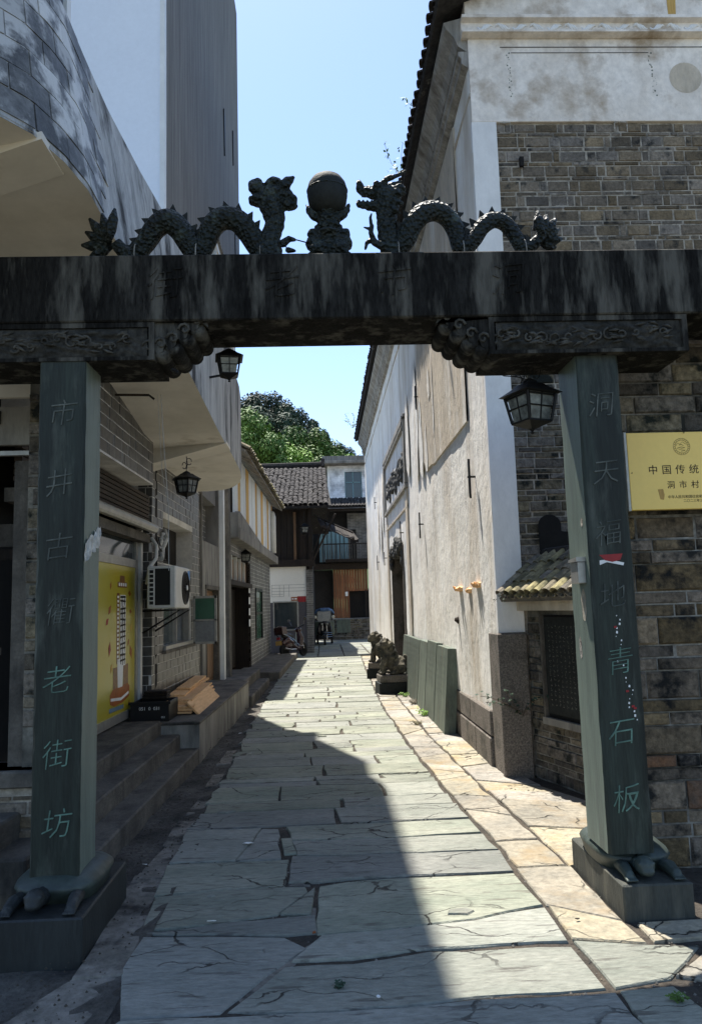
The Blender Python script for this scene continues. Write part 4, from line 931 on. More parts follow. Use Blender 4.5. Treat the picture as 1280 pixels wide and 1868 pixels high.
# brass plaque
pq = thing('brass_plaque', 'yellow brass plaque with black Chinese lettering and a round emblem, wired to the brick wall', 'sign', (2.2, 4.55, 2.4), group=None)
PY = 4.50
MB().box(1.88, 2.78, PY, PY+.045, 2.12, 2.60, .003).build('plaque_plate', 'gold', pq)
MB().box(1.862, 1.8795, PY-.001, PY+.05, 2.115, 2.605, .002).build('plaque_side', 'alu', pq)
for ch, x in zip('中国传统村落', (2.03, 2.115, 2.20, 2.285, 2.37, 2.455)): text('plaque_letter', ch, .062, .0008, 'ink', (x, PY-.001, 2.362), (PI/2, 0, 0), pq)
for ch, x in zip('洞市村', (2.135, 2.21, 2.285)): text('plaque_letter', ch, .050, .0006, 'ink', (x, PY-.001, 2.268), (PI/2, 0, 0), pq)
text('plaque_line', '中华人民共和国住房和城乡建设部', .0215, .0004, 'ink', (2.27, PY-.001, 2.195), (PI/2, 0, 0), pq)
text('plaque_line', '二〇二三年三月', .0205, .0004, 'ink', (2.275, PY-.001, 2.170), (PI/2, 0, 0), pq)
em = MB()
for r in (.052, .040): em.tube([(2.22+r*math.cos(2*PI*k/40), PY-.001, 2.508+r*math.sin(2*PI*k/40)) for k in range(41)], .0009, 4, False)
em.tube([(2.185,PY-.001,2.515),(2.197,PY-.001,2.530),(2.208,PY-.001,2.522),(2.225,PY-.001,2.538),(2.252,PY-.001,2.520)], .0009, 4)
em.tube([(2.19,PY-.001,2.497),(2.215,PY-.001,2.505),(2.24,PY-.001,2.502),(2.20,PY-.001,2.490),(2.24,PY-.001,2.484),(2.215,PY-.001,2.478)], .0014, 4)
em.tube([(2.205,PY-.001,2.516),(2.218,PY-.001,2.522),(2.232,PY-.001,2.514)], .0012, 4)
for k in range(22):
    a = 2*PI*k/22; em.box(2.22+.046*math.cos(a)-.002, 2.22+.046*math.cos(a)+.002, PY-.0016, PY-.0004, 2.508+.046*math.sin(a)-.002, 2.508+.046*math.sin(a)+.002)
em.build('round_emblem', 'ink', pq)
MB().tube([(2.238, PY+.02, 2.625), (2.238, PY-.012, 2.605), (2.238, PY-.006, 2.59)], .003, 5).build('hanging_wire', 'iron', pq)
MB().tube([(1.83, PY+.06, 2.34), (1.90, PY-.003, 2.35)], .003, 5).build('hanging_wire', 'iron', pq)
MB().add([(2.05,PY-.0006,2.245),(2.083,PY-.0006,2.247),(2.09,PY-.0006,2.21),(2.083,PY-.0006,2.18),(2.062,PY-.0006,2.183)], [(0,1,2,3,4)]).build('dull_tape_mark', 'yellowboard', pq)

# ---- stele shelter between facade and near wall
A, B = Vector((1.90, 7.10)), Vector((2.52, 4.95)); dd = (B-A).normalized(); LL = (B-A).length; nn_ = Vector((dd.y, -dd.x))
if nn_.x > 0: nn_ = -nn_
dirb = (dd.x, dd.y)
sh = thing('stele_shelter', 'dark brick wall niche with little tiled canopy, framing a black inscription slab', 'shelter', (2.1, 6.2, 0))
def onp(u, out, z): p = A+dd*u+nn_*out; return (p.x, p.y, z)
def obox(u0, u1, o0, o1, z0, z1):
    return MB().add([onp(u0,o0,z0),onp(u1,o0,z0),onp(u1,o1,z0),onp(u0,o1,z0),onp(u0,o0,z1),onp(u1,o0,z1),onp(u1,o1,z1),onp(u0,o1,z1)], [(0,3,2,1),(4,5,6,7),(0,1,5,4),(1,2,6,5),(2,3,7,6),(3,0,4,7)])
core2 = obox(0, LL, -.25, 0, -.05, 1.62).build('niche_wall', 'mortar_dark', sh)
o_ = A+nn_*0
# outward normal must point to the street: direction runs from the facade towards the viewer, so walk it backwards
bricks(core2, 'brick', 'brick_dark', tuple(A), dirb, LL, 0, 1.45, [.10, .06, .055], [.26, .30, .14], .012, .05, .018, limit=150, openings=((.28, .95, .56, 1.46), (1.25, 1.95, .56, 1.46)))
obox(.28, .95, -.01, .012, .56, 1.46).build('slab_recess', 'dark', sh)
ib = obox(.32, .92, .012, .03, .60, 1.44).build('inscription_slab', 'bronze_smooth', sh)
obox(.24, 1.0, 0, .05, .50, .56).build('slab_sill', 'concrete', sh)
obox(.26, .285, 0, .045, .56, 1.46).build('slab_frame', 'stepstone', sh)
ang = math.atan2(dd.y, dd.x)
mk = MB()
for c in range(9):            # illegible worn columns of small characters: a few strokes each
    for r in range(17):
        for q in range(3):
            u0 = .38+.058*c+random.uniform(-.012, .006); z0 = .68+.042*r+random.uniform(-.012, .012); w_, h_ = (random.uniform(.008, .02), .0025) if q < 2 else (.0025, random.uniform(.008, .02))
            mk.add([onp(u0, .031, z0), onp(u0+w_, .031, z0), onp(u0+w_, .031, z0+h_), onp(u0, .031, z0+h_)], [(0,1,2,3)])
mk.build('worn_inscription', 'concrete', ib)
obox(-.02, LL, -.2, .10, 1.50, 1.585).build('canopy_lintel', 'render', sh)
dk = MB().add([onp(-.05,.26,1.62),onp(LL,.26,1.62),onp(LL,-.22,2.02),onp(-.05,-.22,2.02),onp(-.05,.24,1.585),onp(LL,.24,1.585),onp(LL,-.22,1.97),onp(-.05,-.22,1.97)], [(0,1,2,3),(4,7,6,5),(0,4,5,1),(1,5,6,2),(2,6,7,3),(3,7,4,0)])
dk.build('canopy_deck', 'stepstone', sh)
CT = tile_mesh('canopy_tile', 'mosstile', .062, .17, .012); CT2 = tile_mesh('canopy_tile', 'mosstile', .062, .17, .012, flip=True)
upz = math.atan2(.40, .48); updir = math.atan2(-nn_.y, -nn_.x)-PI/2
u = 0.0
while u < LL:
    for r in range(4):
        o = .28-.125*r*math.cos(upz)*1.15; z = 1.632+.125*r*math.sin(upz)*1.1
        link('canopy_tile', CT, sh, loc=onp(u+random.uniform(-.008, .008), o+random.uniform(-.012, .012), z+.022), rot=(upz-.06, 0, updir+random.uniform(-.08, .08)))
        link('canopy_tile', CT2, sh, loc=onp(u+.065, o, z+.012), rot=(upz-.06, 0, updir+random.uniform(-.06, .06)))
    u += .13
MB().tube([onp(-.02, -.2, 2.03), onp(LL, -.2, 2.03)], .05, 8).build('canopy_ridge', 'rooftile', sh)

# ---- loose stele slabs leaning on the hall wall
for i, (y0, y1, z1, lean, mat, lab) in enumerate(((9.45, 10.35, 1.02, .10, 'stele', 'thick blue-green stone slab leaning on the wall, the one nearest the gate, worn inscription'),
     (10.4, 11.3, 1.04, .09, 'stele', 'reddish-tinged inscribed stone slab leaning on the wall, second from the gate'),
     (11.35, 12.2, 1.02, .09, 'stele', 'plain narrow stone slab leaning on the wall, third from the gate'),
     (12.25, 14.7, 1.0, .08, 'stele', 'widest stone slab leaning on the wall with scratched lettering, nearest the lions'))):
    t = thing('stone_slab', lab, 'stone slab', (1.5, (y0+y1)/2, 0), group='inscribed stone slabs leaning on the white wall')
    x0 = 1.42+.02*i*0; th = .14 if i == 0 else .09
    poly_ = [(x0, -.02), (x0+th, -.02), (x0+th+.09, z1), (x0+.09, z1+random.uniform(-.01, .01))]
    MB().prism(poly_, 'Y', y0, y1).build('slab_body', mat, t)
    if i != 2:
        mk = MB()
        for c in range(int((y1-y0)/.11)-1):
            for r in range(6):
                for q in range(4):
                    yy = y0+.12+.11*c+random.uniform(-.02, .02); zz = z1*.45+.085*r+random.uniform(-.02, .02); w_, h_ = (random.uniform(.02, .045), .006) if q < 2 else (.006, random.uniform(.02, .045))
                    xx = x0+.09*zz/z1-.004
                    mk.add([(xx, yy, zz), (xx, yy+w_, zz), (xx+.09*h_/z1, yy+w_, zz+h_), (xx+.09*h_/z1, yy, zz+h_)], [(0,1,2,3)])
        mk.build('worn_inscription', 'carve_grey', t)

# ---- stone lions
def lion(label, mirror):
    t = proto('stone_lion', label, 'stone lion', 'pair of stone lions before the doorway')
    MB().box(-.30, .30, -.26, .26, -.05, .20, .01).build('pedestal', 'bronze_smooth', t)
    MB().box(-.27, .28, -.24, .24, .20, .33, .012).build('base_slab', 'granite', t)
    b = [('e', (.10,0,.50), (.20,.15,.17)), ('e', (-.02,0,.62), (.16,.14,.20)), ('c', [(-.05,0,.62),(-.10,0,.78)], [.15,.13]), ('e', (-.12,0,.85), (.14,.14,.13)),
         ('e', (-.22,0,.84), (.08,.09,.07)), ('e', (-.24,0,.79), (.06,.08,.035)), ('e', (-.17,.07,.90), (.035,.03,.03)), ('e', (-.17,-.07,.90), (.035,.03,.03)), ('e', (-.27,0,.86), (.03,.045,.025)),
         ('c', [(-.12,-.09,.62),(-.18,-.09,.48),(-.17,-.09,.37)], [.07,.055,.05]), ('c', [(-.12,.09,.62),(-.18,.09,.48),(-.17,.09,.37)], [.07,.055,.05]),
         ('e', (-.21,-.09,.36), (.07,.055,.035)), ('e', (-.21,.09,.36), (.07,.055,.035)), ('e', (.12,-.13,.44), (.14,.07,.11)), ('e', (.12,.13,.44), (.14,.07,.11)),
         ('e', (.0,-.15,.36), (.09,.05,.035)), ('e', (.0,.15,.36), (.09,.05,.035)), ('c', [(.26,0,.42),(.30,0,.55),(.25,0,.66)], [.05,.045,.03]),
         ('e', (-.10,.13,.95), (.03,.02,.04)), ('e', (-.10,-.13,.95), (.03,.02,.04))]
    for k in range(26):
        a = k*2.4; h = .62+.30*(k/26); b.append(('e', (-.04+.09*math.cos(a)*.6+.05*(1-k/26), .135*math.sin(a), h), (.04, .04, .036)))
    blob('lion_body', b, 'lionstone', t, .013, noise_amp=.018, nscale=18)
    return t
l1 = lion('weathered stone lion on a dark pedestal beside the leaning slabs, nearer to the gate', False); place(l1, (1.20, 13.95, 0), PI*.03, (.95, .95, 1.0))
l2 = dup(l1, label='farther weathered stone lion, partly hidden behind the nearer one'); place(l2, (1.21, 16.9, 0), -.2, (.95, .95, 1.02))
l2.name = 'stone_lion.001'

# ================================================================== left-hand building with the rounded balcony
def S(): return MB(xf=shear)
lb = thing('shop_house', 'grey-tiled shop house on the left with cream-soffited rounded balcony and tall streaked upper wall', 'building', (-2.1, 8, 0))
# steps and platform
stp = thing('entrance_steps', 'three dark worn concrete steps up to the left shop door behind the gate pillar', 'steps', (-1.7, 6.5, 0))
for x1, z0, z1, y0, y1 in ((-1.45, -.12, .12, 4.55, 8.45), (-1.655, .0, .27, 4.4, 8.45), (-1.86, .1, .42, 4.2, 8.45)):
    S().box(x1-.5 if x1 > -1.8 else -3.4, x1, y0, y1, z0, z1, .012).build('step', 'stepstone', stp)
plat = thing('stone_planter_ledge', 'raised dark concrete ledge with stained street face, carrying the planks and black crate', 'ledge', (-1.8, 10, 0))
S().prism([(8.45,-.12),(12.9,-.12),(12.9,.36),(8.45,.365)], 'X', -2.4, -1.45).build('ledge_block', 'concrete', plat)
S().box(-2.42, -1.44, 8.44, 12.92, .365, .395, .008).build('ledge_cap', 'stepstone', plat)
# slab, parapet, haunches
BOT = [(-3.2,2.3),(-2.2,2.36),(-1.6,2.45),(-1.3,2.56),(-1.17,2.68),(-1.09,2.79),(-1.03,2.98),(-1.0,3.19),(-1.005,3.6),(-1.02,4.7),(-1.02,5.81),(-1.04,6.7),(-1.07,7.91),(-1.08,9.25),(-1.10,10.2),(-1.14,10.75),(-1.22,11.2),(-1.36,11.6),(-1.56,11.88),(-1.80,11.96),(-2.2,11.98)]
def cl01(v): return max(0, min(1, v))
def topx(p):
    x, y = p; return (x-.15*cl01((7-y)/3), y+.25*cl01((3.3-y)/.9))
TOPZ = [4.42+.0*p[1] if p[1] < 4 else 4.42+min(.22, (p[1]-4)*.06) for p in BOT]
def KK(y): return 1.26 if y < 3.4 else max(1.0, 1.26-.26*(y-3.4)/4.6)
def KS(p, k): return (p[0]*k, p[1]*k, 1.6+(p[2]-1.6)*k)
pz = MB(); n = len(BOT)
fine = []
for i in range(n-1):
    for k in range(5):
        u = k/5; fine.append((BOT[i][0]+(BOT[i+1][0]-BOT[i][0])*u, BOT[i][1]+(BOT[i+1][1]-BOT[i][1])*u, TOPZ[i]+(TOPZ[i+1]-TOPZ[i])*u))
fine.append((*BOT[-1], TOPZ[-1]))
ZB = 3.46
vs = []; N = len(fine)
def dy_(y): return .1*cl01(y-10.5)-.1*cl01((3-y)*2)
for (x, y, zt_) in fine: vs.append(KS((x, y, ZB), KK(y)))
for (x, y, zt_) in fine: tx, ty = topx((x, y)); vs.append(KS((tx, ty, zt_), KK(y)))
for (x, y, zt_) in fine: tx, ty = topx((x, y)); vs.append(KS((tx-.10, ty-dy_(y), zt_), KK(y)))
for (x, y, zt_) in fine: vs.append(KS((x-.10, y-dy_(y), ZB+.1), KK(y)))
fs = []
for i in range(N-1):
    for a, b in ((0, 1), (1, 2), (2, 3)): fs.append((a*N+i, a*N+i+1, b*N+i+1, b*N+i))
pz.add(vs, fs); pz.build('parapet', 'parapet', lb, smooth='auto')
sl = MB(); lo = [KS((x, y, ZB), KK(y)) for x, y, _ in fine]
inn = [(-3.4, p[1], p[2]) for p in lo]; k = len(lo)
up4 = lambda L, d: [(x, y, z+d) for x, y, z in L]
sl.add(up4(lo, -.001)+up4(inn, -.001)+up4(lo, .012)+up4(inn, .15), [(i, i+1, k+i+1, k+i) for i in range(k-1)]+[(2*k+i, 3*k+i, 3*k+i+1, 2*k+i+1) for i in range(k-1)]+[(0, k, 3*k, 2*k), (k-1, 3*k-1, 4*k-1, 2*k-1)])
sl.build('balcony_slab', 'soffit', lb)
for (y0, y1, zd, kk) in ((3.15, 3.40, .16, 1.262), (8.75, 9.15, .22, 1.0)):
    vv = [(-2.2, y0, ZB-zd), (-1.06, y0-.35, ZB-.012), (-1.06, y1-.35, ZB-.012), (-2.2, y1, ZB-zd), (-2.2, y0, ZB+.02), (-1.06, y0-.35, ZB+.02), (-1.06, y1-.35, ZB+.02), (-2.2, y1, ZB+.02)]
    MB().add([KS(p, kk) for p in vv], [(0,3,2,1),(4,5,6,7),(0,1,5,4),(1,2,6,5),(2,3,7,6),(3,0,4,7)]).build('cantilever_beam', 'soffit', lb)
# parapet facing tiles near the viewer
def along(t):
    """point at arc length t on the parapet face, with outward direction"""
    acc = 0
    for (a, b) in zip(fine, fine[1:]):
        L = math.hypot(b[0]-a[0], b[1]-a[1])
        if acc+L >= t: 
            u = (t-acc)/L; return a[0]+(b[0]-a[0])*u, a[1]+(b[1]-a[1])*u, math.atan2(b[1]-a[1], b[0]-a[0])
        acc += L
    return (*fine[-1][:2], 0)
par = bpy.data.objects['parapet']; cnt = 0
MAT['partile'] = M('grey_parapet_tile', (.075, .075, .074), (.15, .15, .146), 5, rough=.55, bump=.4, rnd=.25, stain=(3.4, .48, .58), stain_c=(.48, .475, .46), fine=.4)
def surf(t, f_, out=0):
    x, y, a = along(t); tx, ty = topx((x, y)); q = KS((x+(tx-x)*f_, y+(ty-y)*f_, ZB+.96*f_), KK(y))
    return (q[0]+math.sin(a)*out, q[1]-math.cos(a)*out, q[2])
for r in range(7):
    t = .3+(.11 if r % 2 else 0)
    while t < 2.95:
        L = .21; f0 = .035+r*.135; f1 = f0+.128
        if f1 < 1 and not (r == 0 and random.random() < .3):
            mb = MB(); n_ = 4; o_ = .008+random.uniform(-.003, .003)
            top_ = [surf(t+L*i/n_, f, o_) for f in (f0, f1) for i in range(n_+1)]; bk_ = [surf(t+L*i/n_, f, -.02) for f in (f0, f1) for i in range(n_+1)]
            k = n_+1; mb.add(top_+bk_, [(i, i+1, k+i+1, k+i) for i in range(n_)]+[(i, 2*k+i, 2*k+i+1, i+1) for i in range(n_)]+[(k+i, k+i+1, 3*k+i+1, 3*k+i) for i in range(n_)]+[(0, k, 3*k, 2*k), (n_, 2*k+n_, 3*k+n_, k+n_)])
            mb.build('wall_tile', 'partile', par)
        t += .218
# tiled wall along the alley
tw = S().box(-2.5, -2.135, 9.15, 12.35, .2, ZB+.02).build('tiled_wall', 'grout', lb)
OPN = [(.55, 1.62, 1.35, 1.95), (.62, 1.9, 2.1, 2.62)]   # (u0,u1,z0,z1) lower window, upper opening
def hole(y0, y1, z0, z1): return
bpy.data.objects.remove(tw)
w = S()
def wall_with(w, x0, x1, y0, y1, z0, z1, ops):
    ys = sorted({y0, y1, *[o[0] for o in ops], *[o[1] for o in ops]}); zs = sorted({z0, z1, *[o[2] for o in ops], *[o[3] for o in ops]})
    for a, b in zip(ys, ys[1:]):
        for c, d in zip(zs, zs[1:]):
            if not any(a >= o[0] and b <= o[1] and c >= o[2] and d <= o[3] for o in ops): w.box(x0, x1, a, b, c, d)
WOP = [(9.75, 11.55, 1.13, 1.78), (9.72, 11.65, 2.20, 2.78)]
wall_with(w, -2.4, -2.135, 9.15, 12.3, .2, ZB+.02, WOP)
tw = w.build('tiled_wall', 'grout', lb)
ops = [(o[0]-9.15, o[1]-9.15, o[2], o[3]) for o in WOP]
bricks(tw, 'wall_tile', 'tile', shear((-2.135, 9.15))[:2] if False else (shear((-2.135, 9.15, 0))[0], 9.15), (.02, 1), 3.15, .40, ZB, [.112], [.205, .205, .055, .205, .06], .008, .012, .006, openings=ops, limit=300, jit=.05, ch=.03)
bricks(tw, 'wall_tile', 'tile', (shear((-2.30, 9.15, 0))[0], 9.148), (1, 0), .165, .40, 3.3, [.112], [.165], .008, .012, .006, limit=60, jit=0, ch=.03)
S().box(-2.30, -2.135, 9.149, 9.152, .2, 3.4)
# openings: dark inside, frames, green casement
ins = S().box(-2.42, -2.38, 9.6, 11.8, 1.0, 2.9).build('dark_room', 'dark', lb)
win = S()
for a in ((9.75, 11.55, 1.10, 1.15), (9.75, 11.55, 1.75, 1.80)): win.box(-2.34, -2.10, *a)
for a in ((9.75, 9.81, 1.13, 1.78), (11.49, 11.55, 1.13, 1.78), (10.62, 10.67, 1.13, 1.78)): win.box(-2.25, -2.16, *a)
wf = win.build('window', 'alu', lb)
S().box(-2.22, -2.21, 9.8, 10.62, 1.15, 1.75).build('pane', 'glass', wf)
S().box(-2.30, -2.08, 9.65, 11.65, 1.06, 1.10).build('window_sill', 'stepstone', lb)
cs = thing('open_casement', 'open grey-framed casement window with green upper pane, standing out from the tiled wall', 'window', shear((-2.12, 11.6, 1.1)))
# opened leaf stands out from the wall towards the alley
for (x0, x1, z0, z1) in ((-2.12, -1.76, 1.08, 1.115), (-2.12, -1.76, 1.765, 1.80), (-2.12, -2.085, 1.08, 1.80), (-1.795, -1.76, 1.08, 1.80), (-2.12, -1.76, 1.425, 1.45)):
    S().box(x0, x1, 11.60, 11.635, z0, z1).build('casement_bar', 'alu', cs)
S().box(-2.09, -1.79, 11.612, 11.62, 1.45, 1.77).build('upper_pane', 'glass_green', cs)
S().box(-2.09, -1.79, 11.612, 11.62, 1.11, 1.43).build('lower_pane', 'clearplastic', cs)
# plain plaster bay, wooden door, recess window, white column
w = S(); wall_with(w, -2.4, -2.10, 12.3, 14.05, .2, ZB+.02, [(12.62, 13.9, .2, 1.93), (12.35, 13.95, 2.72, 4)]); w.build('plaster_bay', 'concrete', lb)
wd = S()
S().box(-2.36, -2.33, 12.3, 13.95, 2.7, ZB).build('recess_wall', 'fartile', lb)
S().box(-2.30, -2.28, 12.4, 13.2, 2.74, 3.4).build('dark_window', 'glass', lb)
S().box(-2.16, -2.08, 12.56, 13.95, 1.93, 2.00).build('door_head', 'stepstone', lb)
dl = S().box(-2.24, -2.20, 12.66, 13.86, .36, 1.92).build('wooden_door', 'doorwood', lb)
for i in range(6): S().box(-2.20, -2.185, 12.68+.195*i, 12.86+.195*i, .40, 1.88, .004).build('door_board', 'doorwood', dl)
for z in (.98, 1.62): S().box(-2.187, -2.17, 12.68, 13.84, z, z+.07, .003).build('door_rail', 'doorwood', dl)
for y in (12.6, 13.86): S().box(-2.24, -2.09, y, y+.06, .34, 1.93).build('door_post', 'stepstone', lb)
S().box(-2.2, -2.02, 14.06, 14.22, .1, 5.2).build('white_column', 'white', lb)
S().box(-2.18, -1.99, 14.5, 14.8, .1, 5.0).build('grey_column', 'stepstone', lb)
# shop front with shutter box and poster door
fa = S().box(-2.3, -1.93, 5.4, 8.35, 2.98, ZB+.32).build('shop_fascia', 'grout', lb)
bricks(fa, 'wall_tile', 'tile', (shear((-1.93, 5.4, 0))[0], 5.4), (.02, 1), 2.95, 3.0, ZB+.3, [.112], [.205, .205, .06], .008, .012, .006, limit=120, jit=.05, near0=False, ch=.03)
w = S()
for k in range(9): w.box(-2.20+.001*k, -2.14, 5.4, 9.05, 2.55+.047*k, 2.585+.047*k)
shb = w.build('shutter_slat_box', 'rust', lb)
S().tube([(-2.08, 5.4, 2.56), (-2.06, 8.95, 2.56)], .055, 12).build('shutter_roll', 'alu', lb)
S().box(-2.26, -2.14, 5.4, 9.08, 2.40, 2.5).build('shutter_rail', 'stepstone', lb)
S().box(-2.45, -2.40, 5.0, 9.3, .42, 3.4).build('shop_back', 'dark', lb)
S().box(-3.2, -2.13, 9.30, 9.4, .42, ZB+.1).build('return_wall', 'dark', lb)
dp = thing('poster_door', 'glass shop door covered by a yellow drinks poster with falling leaves and a cup', 'door', shear((-2.25, 8.2, .45)))
w = S()
for a in ((7.0, 8.95, 2.10, 2.19), (7.0, 8.95, .44, .53), (8.89, 8.97, .44, 2.9), (7.0, 7.05, .44, 2.9), (7.0, 8.95, 2.86, 2.92)): w.box(-2.29, -2.25, *a)
w.build('door_frame', 'alu', dp)
S().box(-2.275, -2.27, 7.05, 8.89, 2.19, 2.86).build('transom_glass', 'glass', dp)
S().box(-2.272, -2.265, 7.05, 8.89, .53, 2.10).build('poster_sheet', 'poster', dp)
S().box(-2.30, -2.22, 8.98, 9.06, .44, 2.95).build('white_door_post', 'acwhite', dp)
PX = -2.2635
def pq_(poly, mat, nm, off=0):
    S().add([(PX+off, y, z) for y, z in poly], [tuple(range(len(poly)))]).build(nm, mat, dp)
pf = S()
# wordmark blocks (white outlined print), cup, podium, leaves; the lettering is too small to read in the photograph
pq_([(8.20,1.86),(8.55,1.86),(8.55,1.92),(8.46,1.92),(8.46,1.99),(8.28,1.99),(8.28,1.92),(8.20,1.92)], 'brownprint', 'poster_logo')
for k in range(4): pq_([(8.24+.08*k,1.875),(8.29+.08*k,1.875),(8.29+.08*k,1.91),(8.24+.08*k,1.91)], 'paper', 'poster_logo_print', .001)
pq_([(8.17,1.05),(8.27,1.05),(8.27,1.80),(8.17,1.80)], 'brownprint', 'poster_side_lettering')
for k in range(16): pq_([(8.19,1.07+.045*k),(8.25,1.07+.045*k),(8.25,1.095+.045*k),(8.19,1.095+.045*k)], 'paper', 'poster_small_letter', .001)
for k, ch in enumerate('醇黑豆浆咖啡'): pass
for k in range(6):
    z = 1.75-.125*k
    for (a, b, c, d) in ((.0, .20, .0, .022), (.02, .045, -.09, .0), (.15, .175, -.09, .01), (.0, .20, -.05, -.03), (.08, .105, -.10, .02)):
        j = random.uniform(-.012, .012); pq_([(8.30+a, z+c+j), (8.30+b, z+c), (8.30+b, z+d), (8.30+a, z+d+j)], 'ink', 'poster_big_letter', .0012)
    pq_([(8.295,z-.105),(8.51,z-.105),(8.51,z+.03),(8.295,z+.03)], 'paper', 'poster_letter_ground', .0006)
pq_([(8.06,.80),(8.22,.80),(8.22,1.02),(8.06,1.02)], 'brownprint', 'poster_dark_panel'); pq_([(8.43,.80),(8.62,.80),(8.62,1.03),(8.43,1.03)], 'brownprint', 'poster_dark_panel')
pq_([(8.23,.80),(8.40,.80),(8.43,1.10),(8.20,1.10)], 'paper', 'poster_cup', .001)
pq_([(7.96,.66),(8.10,.625),(8.40,.63),(8.66,.67),(8.68,.78),(8.60,.82),(8.05,.80),(7.95,.75)], 'orange', 'poster_podium', .0006)
pq_([(7.98,.69),(8.35,.66),(8.64,.70),(8.64,.73),(8.35,.69),(7.98,.72)], 'paper', 'poster_podium_band', .0012)
for (y, z, r, mt) in ((7.95,1.87,.05,'orange'),(8.66,1.80,.06,'orange'),(7.92,1.62,.07,'orange'),(8.70,1.60,.05,'orange'),(7.84,1.50,.06,'red'),(8.73,1.42,.05,'yellowboard'),(7.93,1.22,.08,'red'),(8.72,1.15,.09,'orange'),(8.0,1.02,.06,'yellowboard'),(8.62,1.26,.05,'orange'),(8.66,.60,.04,'orange')):
    a = random.uniform(0, 3); pq_([(y+r*math.cos(a+q)*(1 if i % 2 else .55), z+r*math.sin(a+q)*(1 if i % 2 else .55)) for i, q in enumerate((0, 1.57, 3.14, 4.71))], mt, 'poster_leaf', .0008)
pq_([(7.93,.575),(8.45,.565),(8.45,.61),(7.93,.62)], 'glass_sky', 'poster_caption', .0008)

# upper wall: tall streaked block over the balcony with windows beneath, pale end wall
ub = thing('upper_storeys', 'tall rain-streaked grey upper storeys rising straight up behind the left dragon', 'building', (-2, 8, 4.5))
TK_ = 1.2
def tb(w, x0, x1, y0, y1, z0, z1): return w.box(x0*TK_, x1*TK_, y0*TK_, y1*TK_, 1.6+(z0-1.6)*TK_, 1.6+(z1-1.6)*TK_)
w = MB()
tb(w, -3.4, -1.10, 5.32, 10.45, 5.80, 10.5)
tb(w, -3.4, -1.10, 5.32, 7.55, 3.6, 5.80); tb(w, -1.22, -1.10, 8.9, 9.1, 4.4, 5.8); tb(w, -3.4, -1.25, 10.2, 10.44, 3.6, 5.80)
w.build('streaked_wall', 'tower', ub)
tb(MB(), -3.4, -1.104, 5.27, 5.319, 3.6, 10.5).build('pale_end_wall', 'palewall', ub)
tb(MB(), -1.13, -1.095, 5.262, 5.325, 3.6, 10.5).build('corner_trim', 'white', ub)
pts = [(-4.2, 6.0), (-1.22, 6.0), (-1.22, 11.3)]+[(-2.22+1.0*math.cos(a), 11.3+1.3*math.sin(a)) for a in [PI/2*k/8 for k in range(1, 9)]]+[(-4.2, 12.6)]
MB().prism(pts, 'Z', 12.12, 12.3).build('roof_slab', 'concrete', ub)
wn_ = MB()
for k in range(8): tb(wn_, -1.20, -1.14, 7.58+.36*k, 7.62+.36*k, 4.4, 5.8)
tb(wn_, -1.21, -1.13, 7.55, 10.2, 5.72, 5.80); tb(wn_, -1.21, -1.13, 7.55, 10.2, 5.05, 5.10)
wfr = wn_.build('balcony_window_frame', 'white', ub)
tb(MB(), -1.19, -1.18, 7.55, 10.2, 4.4, 5.75).build('window_pane', 'glass_sky', wfr)
for y, z0, z1, w_ in ((8.75, 7.15, 7.75, .06), (9.7, 7.6, 8.1, .03), (9.85, 5.9, 6.9, .03)):
    f = TK_; MB().prism([((y-w_*.3)*f, 1.6+(z1-1.6)*f), ((y+w_)*f, 1.6+(z1-1.65)*f), ((y+w_)*f, 1.6+(z0-1.3)*f), ((y+w_*.5)*f, 1.6+(z0-1.6)*f)], 'X', -1.11*f, -1.085*f).build('wall_slit', 'iron', ub)
bk = thing('rear_block', 'plain rear block of the left house mostly hidden behind the streaked upper wall', 'building', (-2.6, 12.5, 3.6))
MB().box(-3.6, -1.97, 12.0, 14.05, 3.48, 12.9).build('rear_wall', 'tower', bk)
MB().box(-3.8, -1.95, 12.61, 14.7, 12.9, 13.1).build('rear_roof_slab', 'concrete', bk)
gz = thing('glazed_enclosure', 'aluminium framed glazing on the near end of the left balcony at the top left corner', 'window', (-1.3, 3, 4.4))
def nb(x0, x1, y0, y1, z0, z1): f = 1.26; return MB().box(x0*f, x1*f, y0*f, y1*f, 1.6+(z0-1.6)*f, 1.6+(z1-1.6)*f)
nb(-1.275, -1.235, 3.56, 3.62, 4.42, 7).build('frame_post', 'white', gz); nb(-1.26, -1.22, 3.40, 3.46, 4.42, 7).build('frame_post', 'iron', gz)
nb(-1.30, -1.24, 1.5, 3.60, 4.42, 4.48).build('frame_rail', 'alu', gz); nb(-1.27, -1.262, 1.5, 3.56, 4.48, 7).build('glass_pane', 'glass_sky', gz)
for y in (2.1, 2.8): nb(-1.275, -1.255, y, y+.04, 4.48, 7).build('frame_mullion', 'alu', gz)
MB().tube([(-1.45, 5.6, 4.42), (-1.24, 5.45, 4.37)], .024, 10).build('green_drain_pipe', 'leaf_dark', label='short green drain pipe poking from the left parapet above the dragon tail', cat='pipe')
MB().tube([(-1.10, 7.45, 3.92), (-.98, 7.45, 3.94), (-.95, 7.45, 3.93)], .012, 6).build('iron_bracket', 'iron', label='little iron bracket on the balcony fascia left of the hanging lantern', cat='bracket')
MB().tube([(-1.98, 6.9, 3.60), (-1.58, 6.9, 3.59), (-1.53, 6.9, 3.55)], .012, 6).build('soffit_rod', 'rust', label='thin rusty rod with a cable knot fixed under the cream balcony soffit', cat='rod')
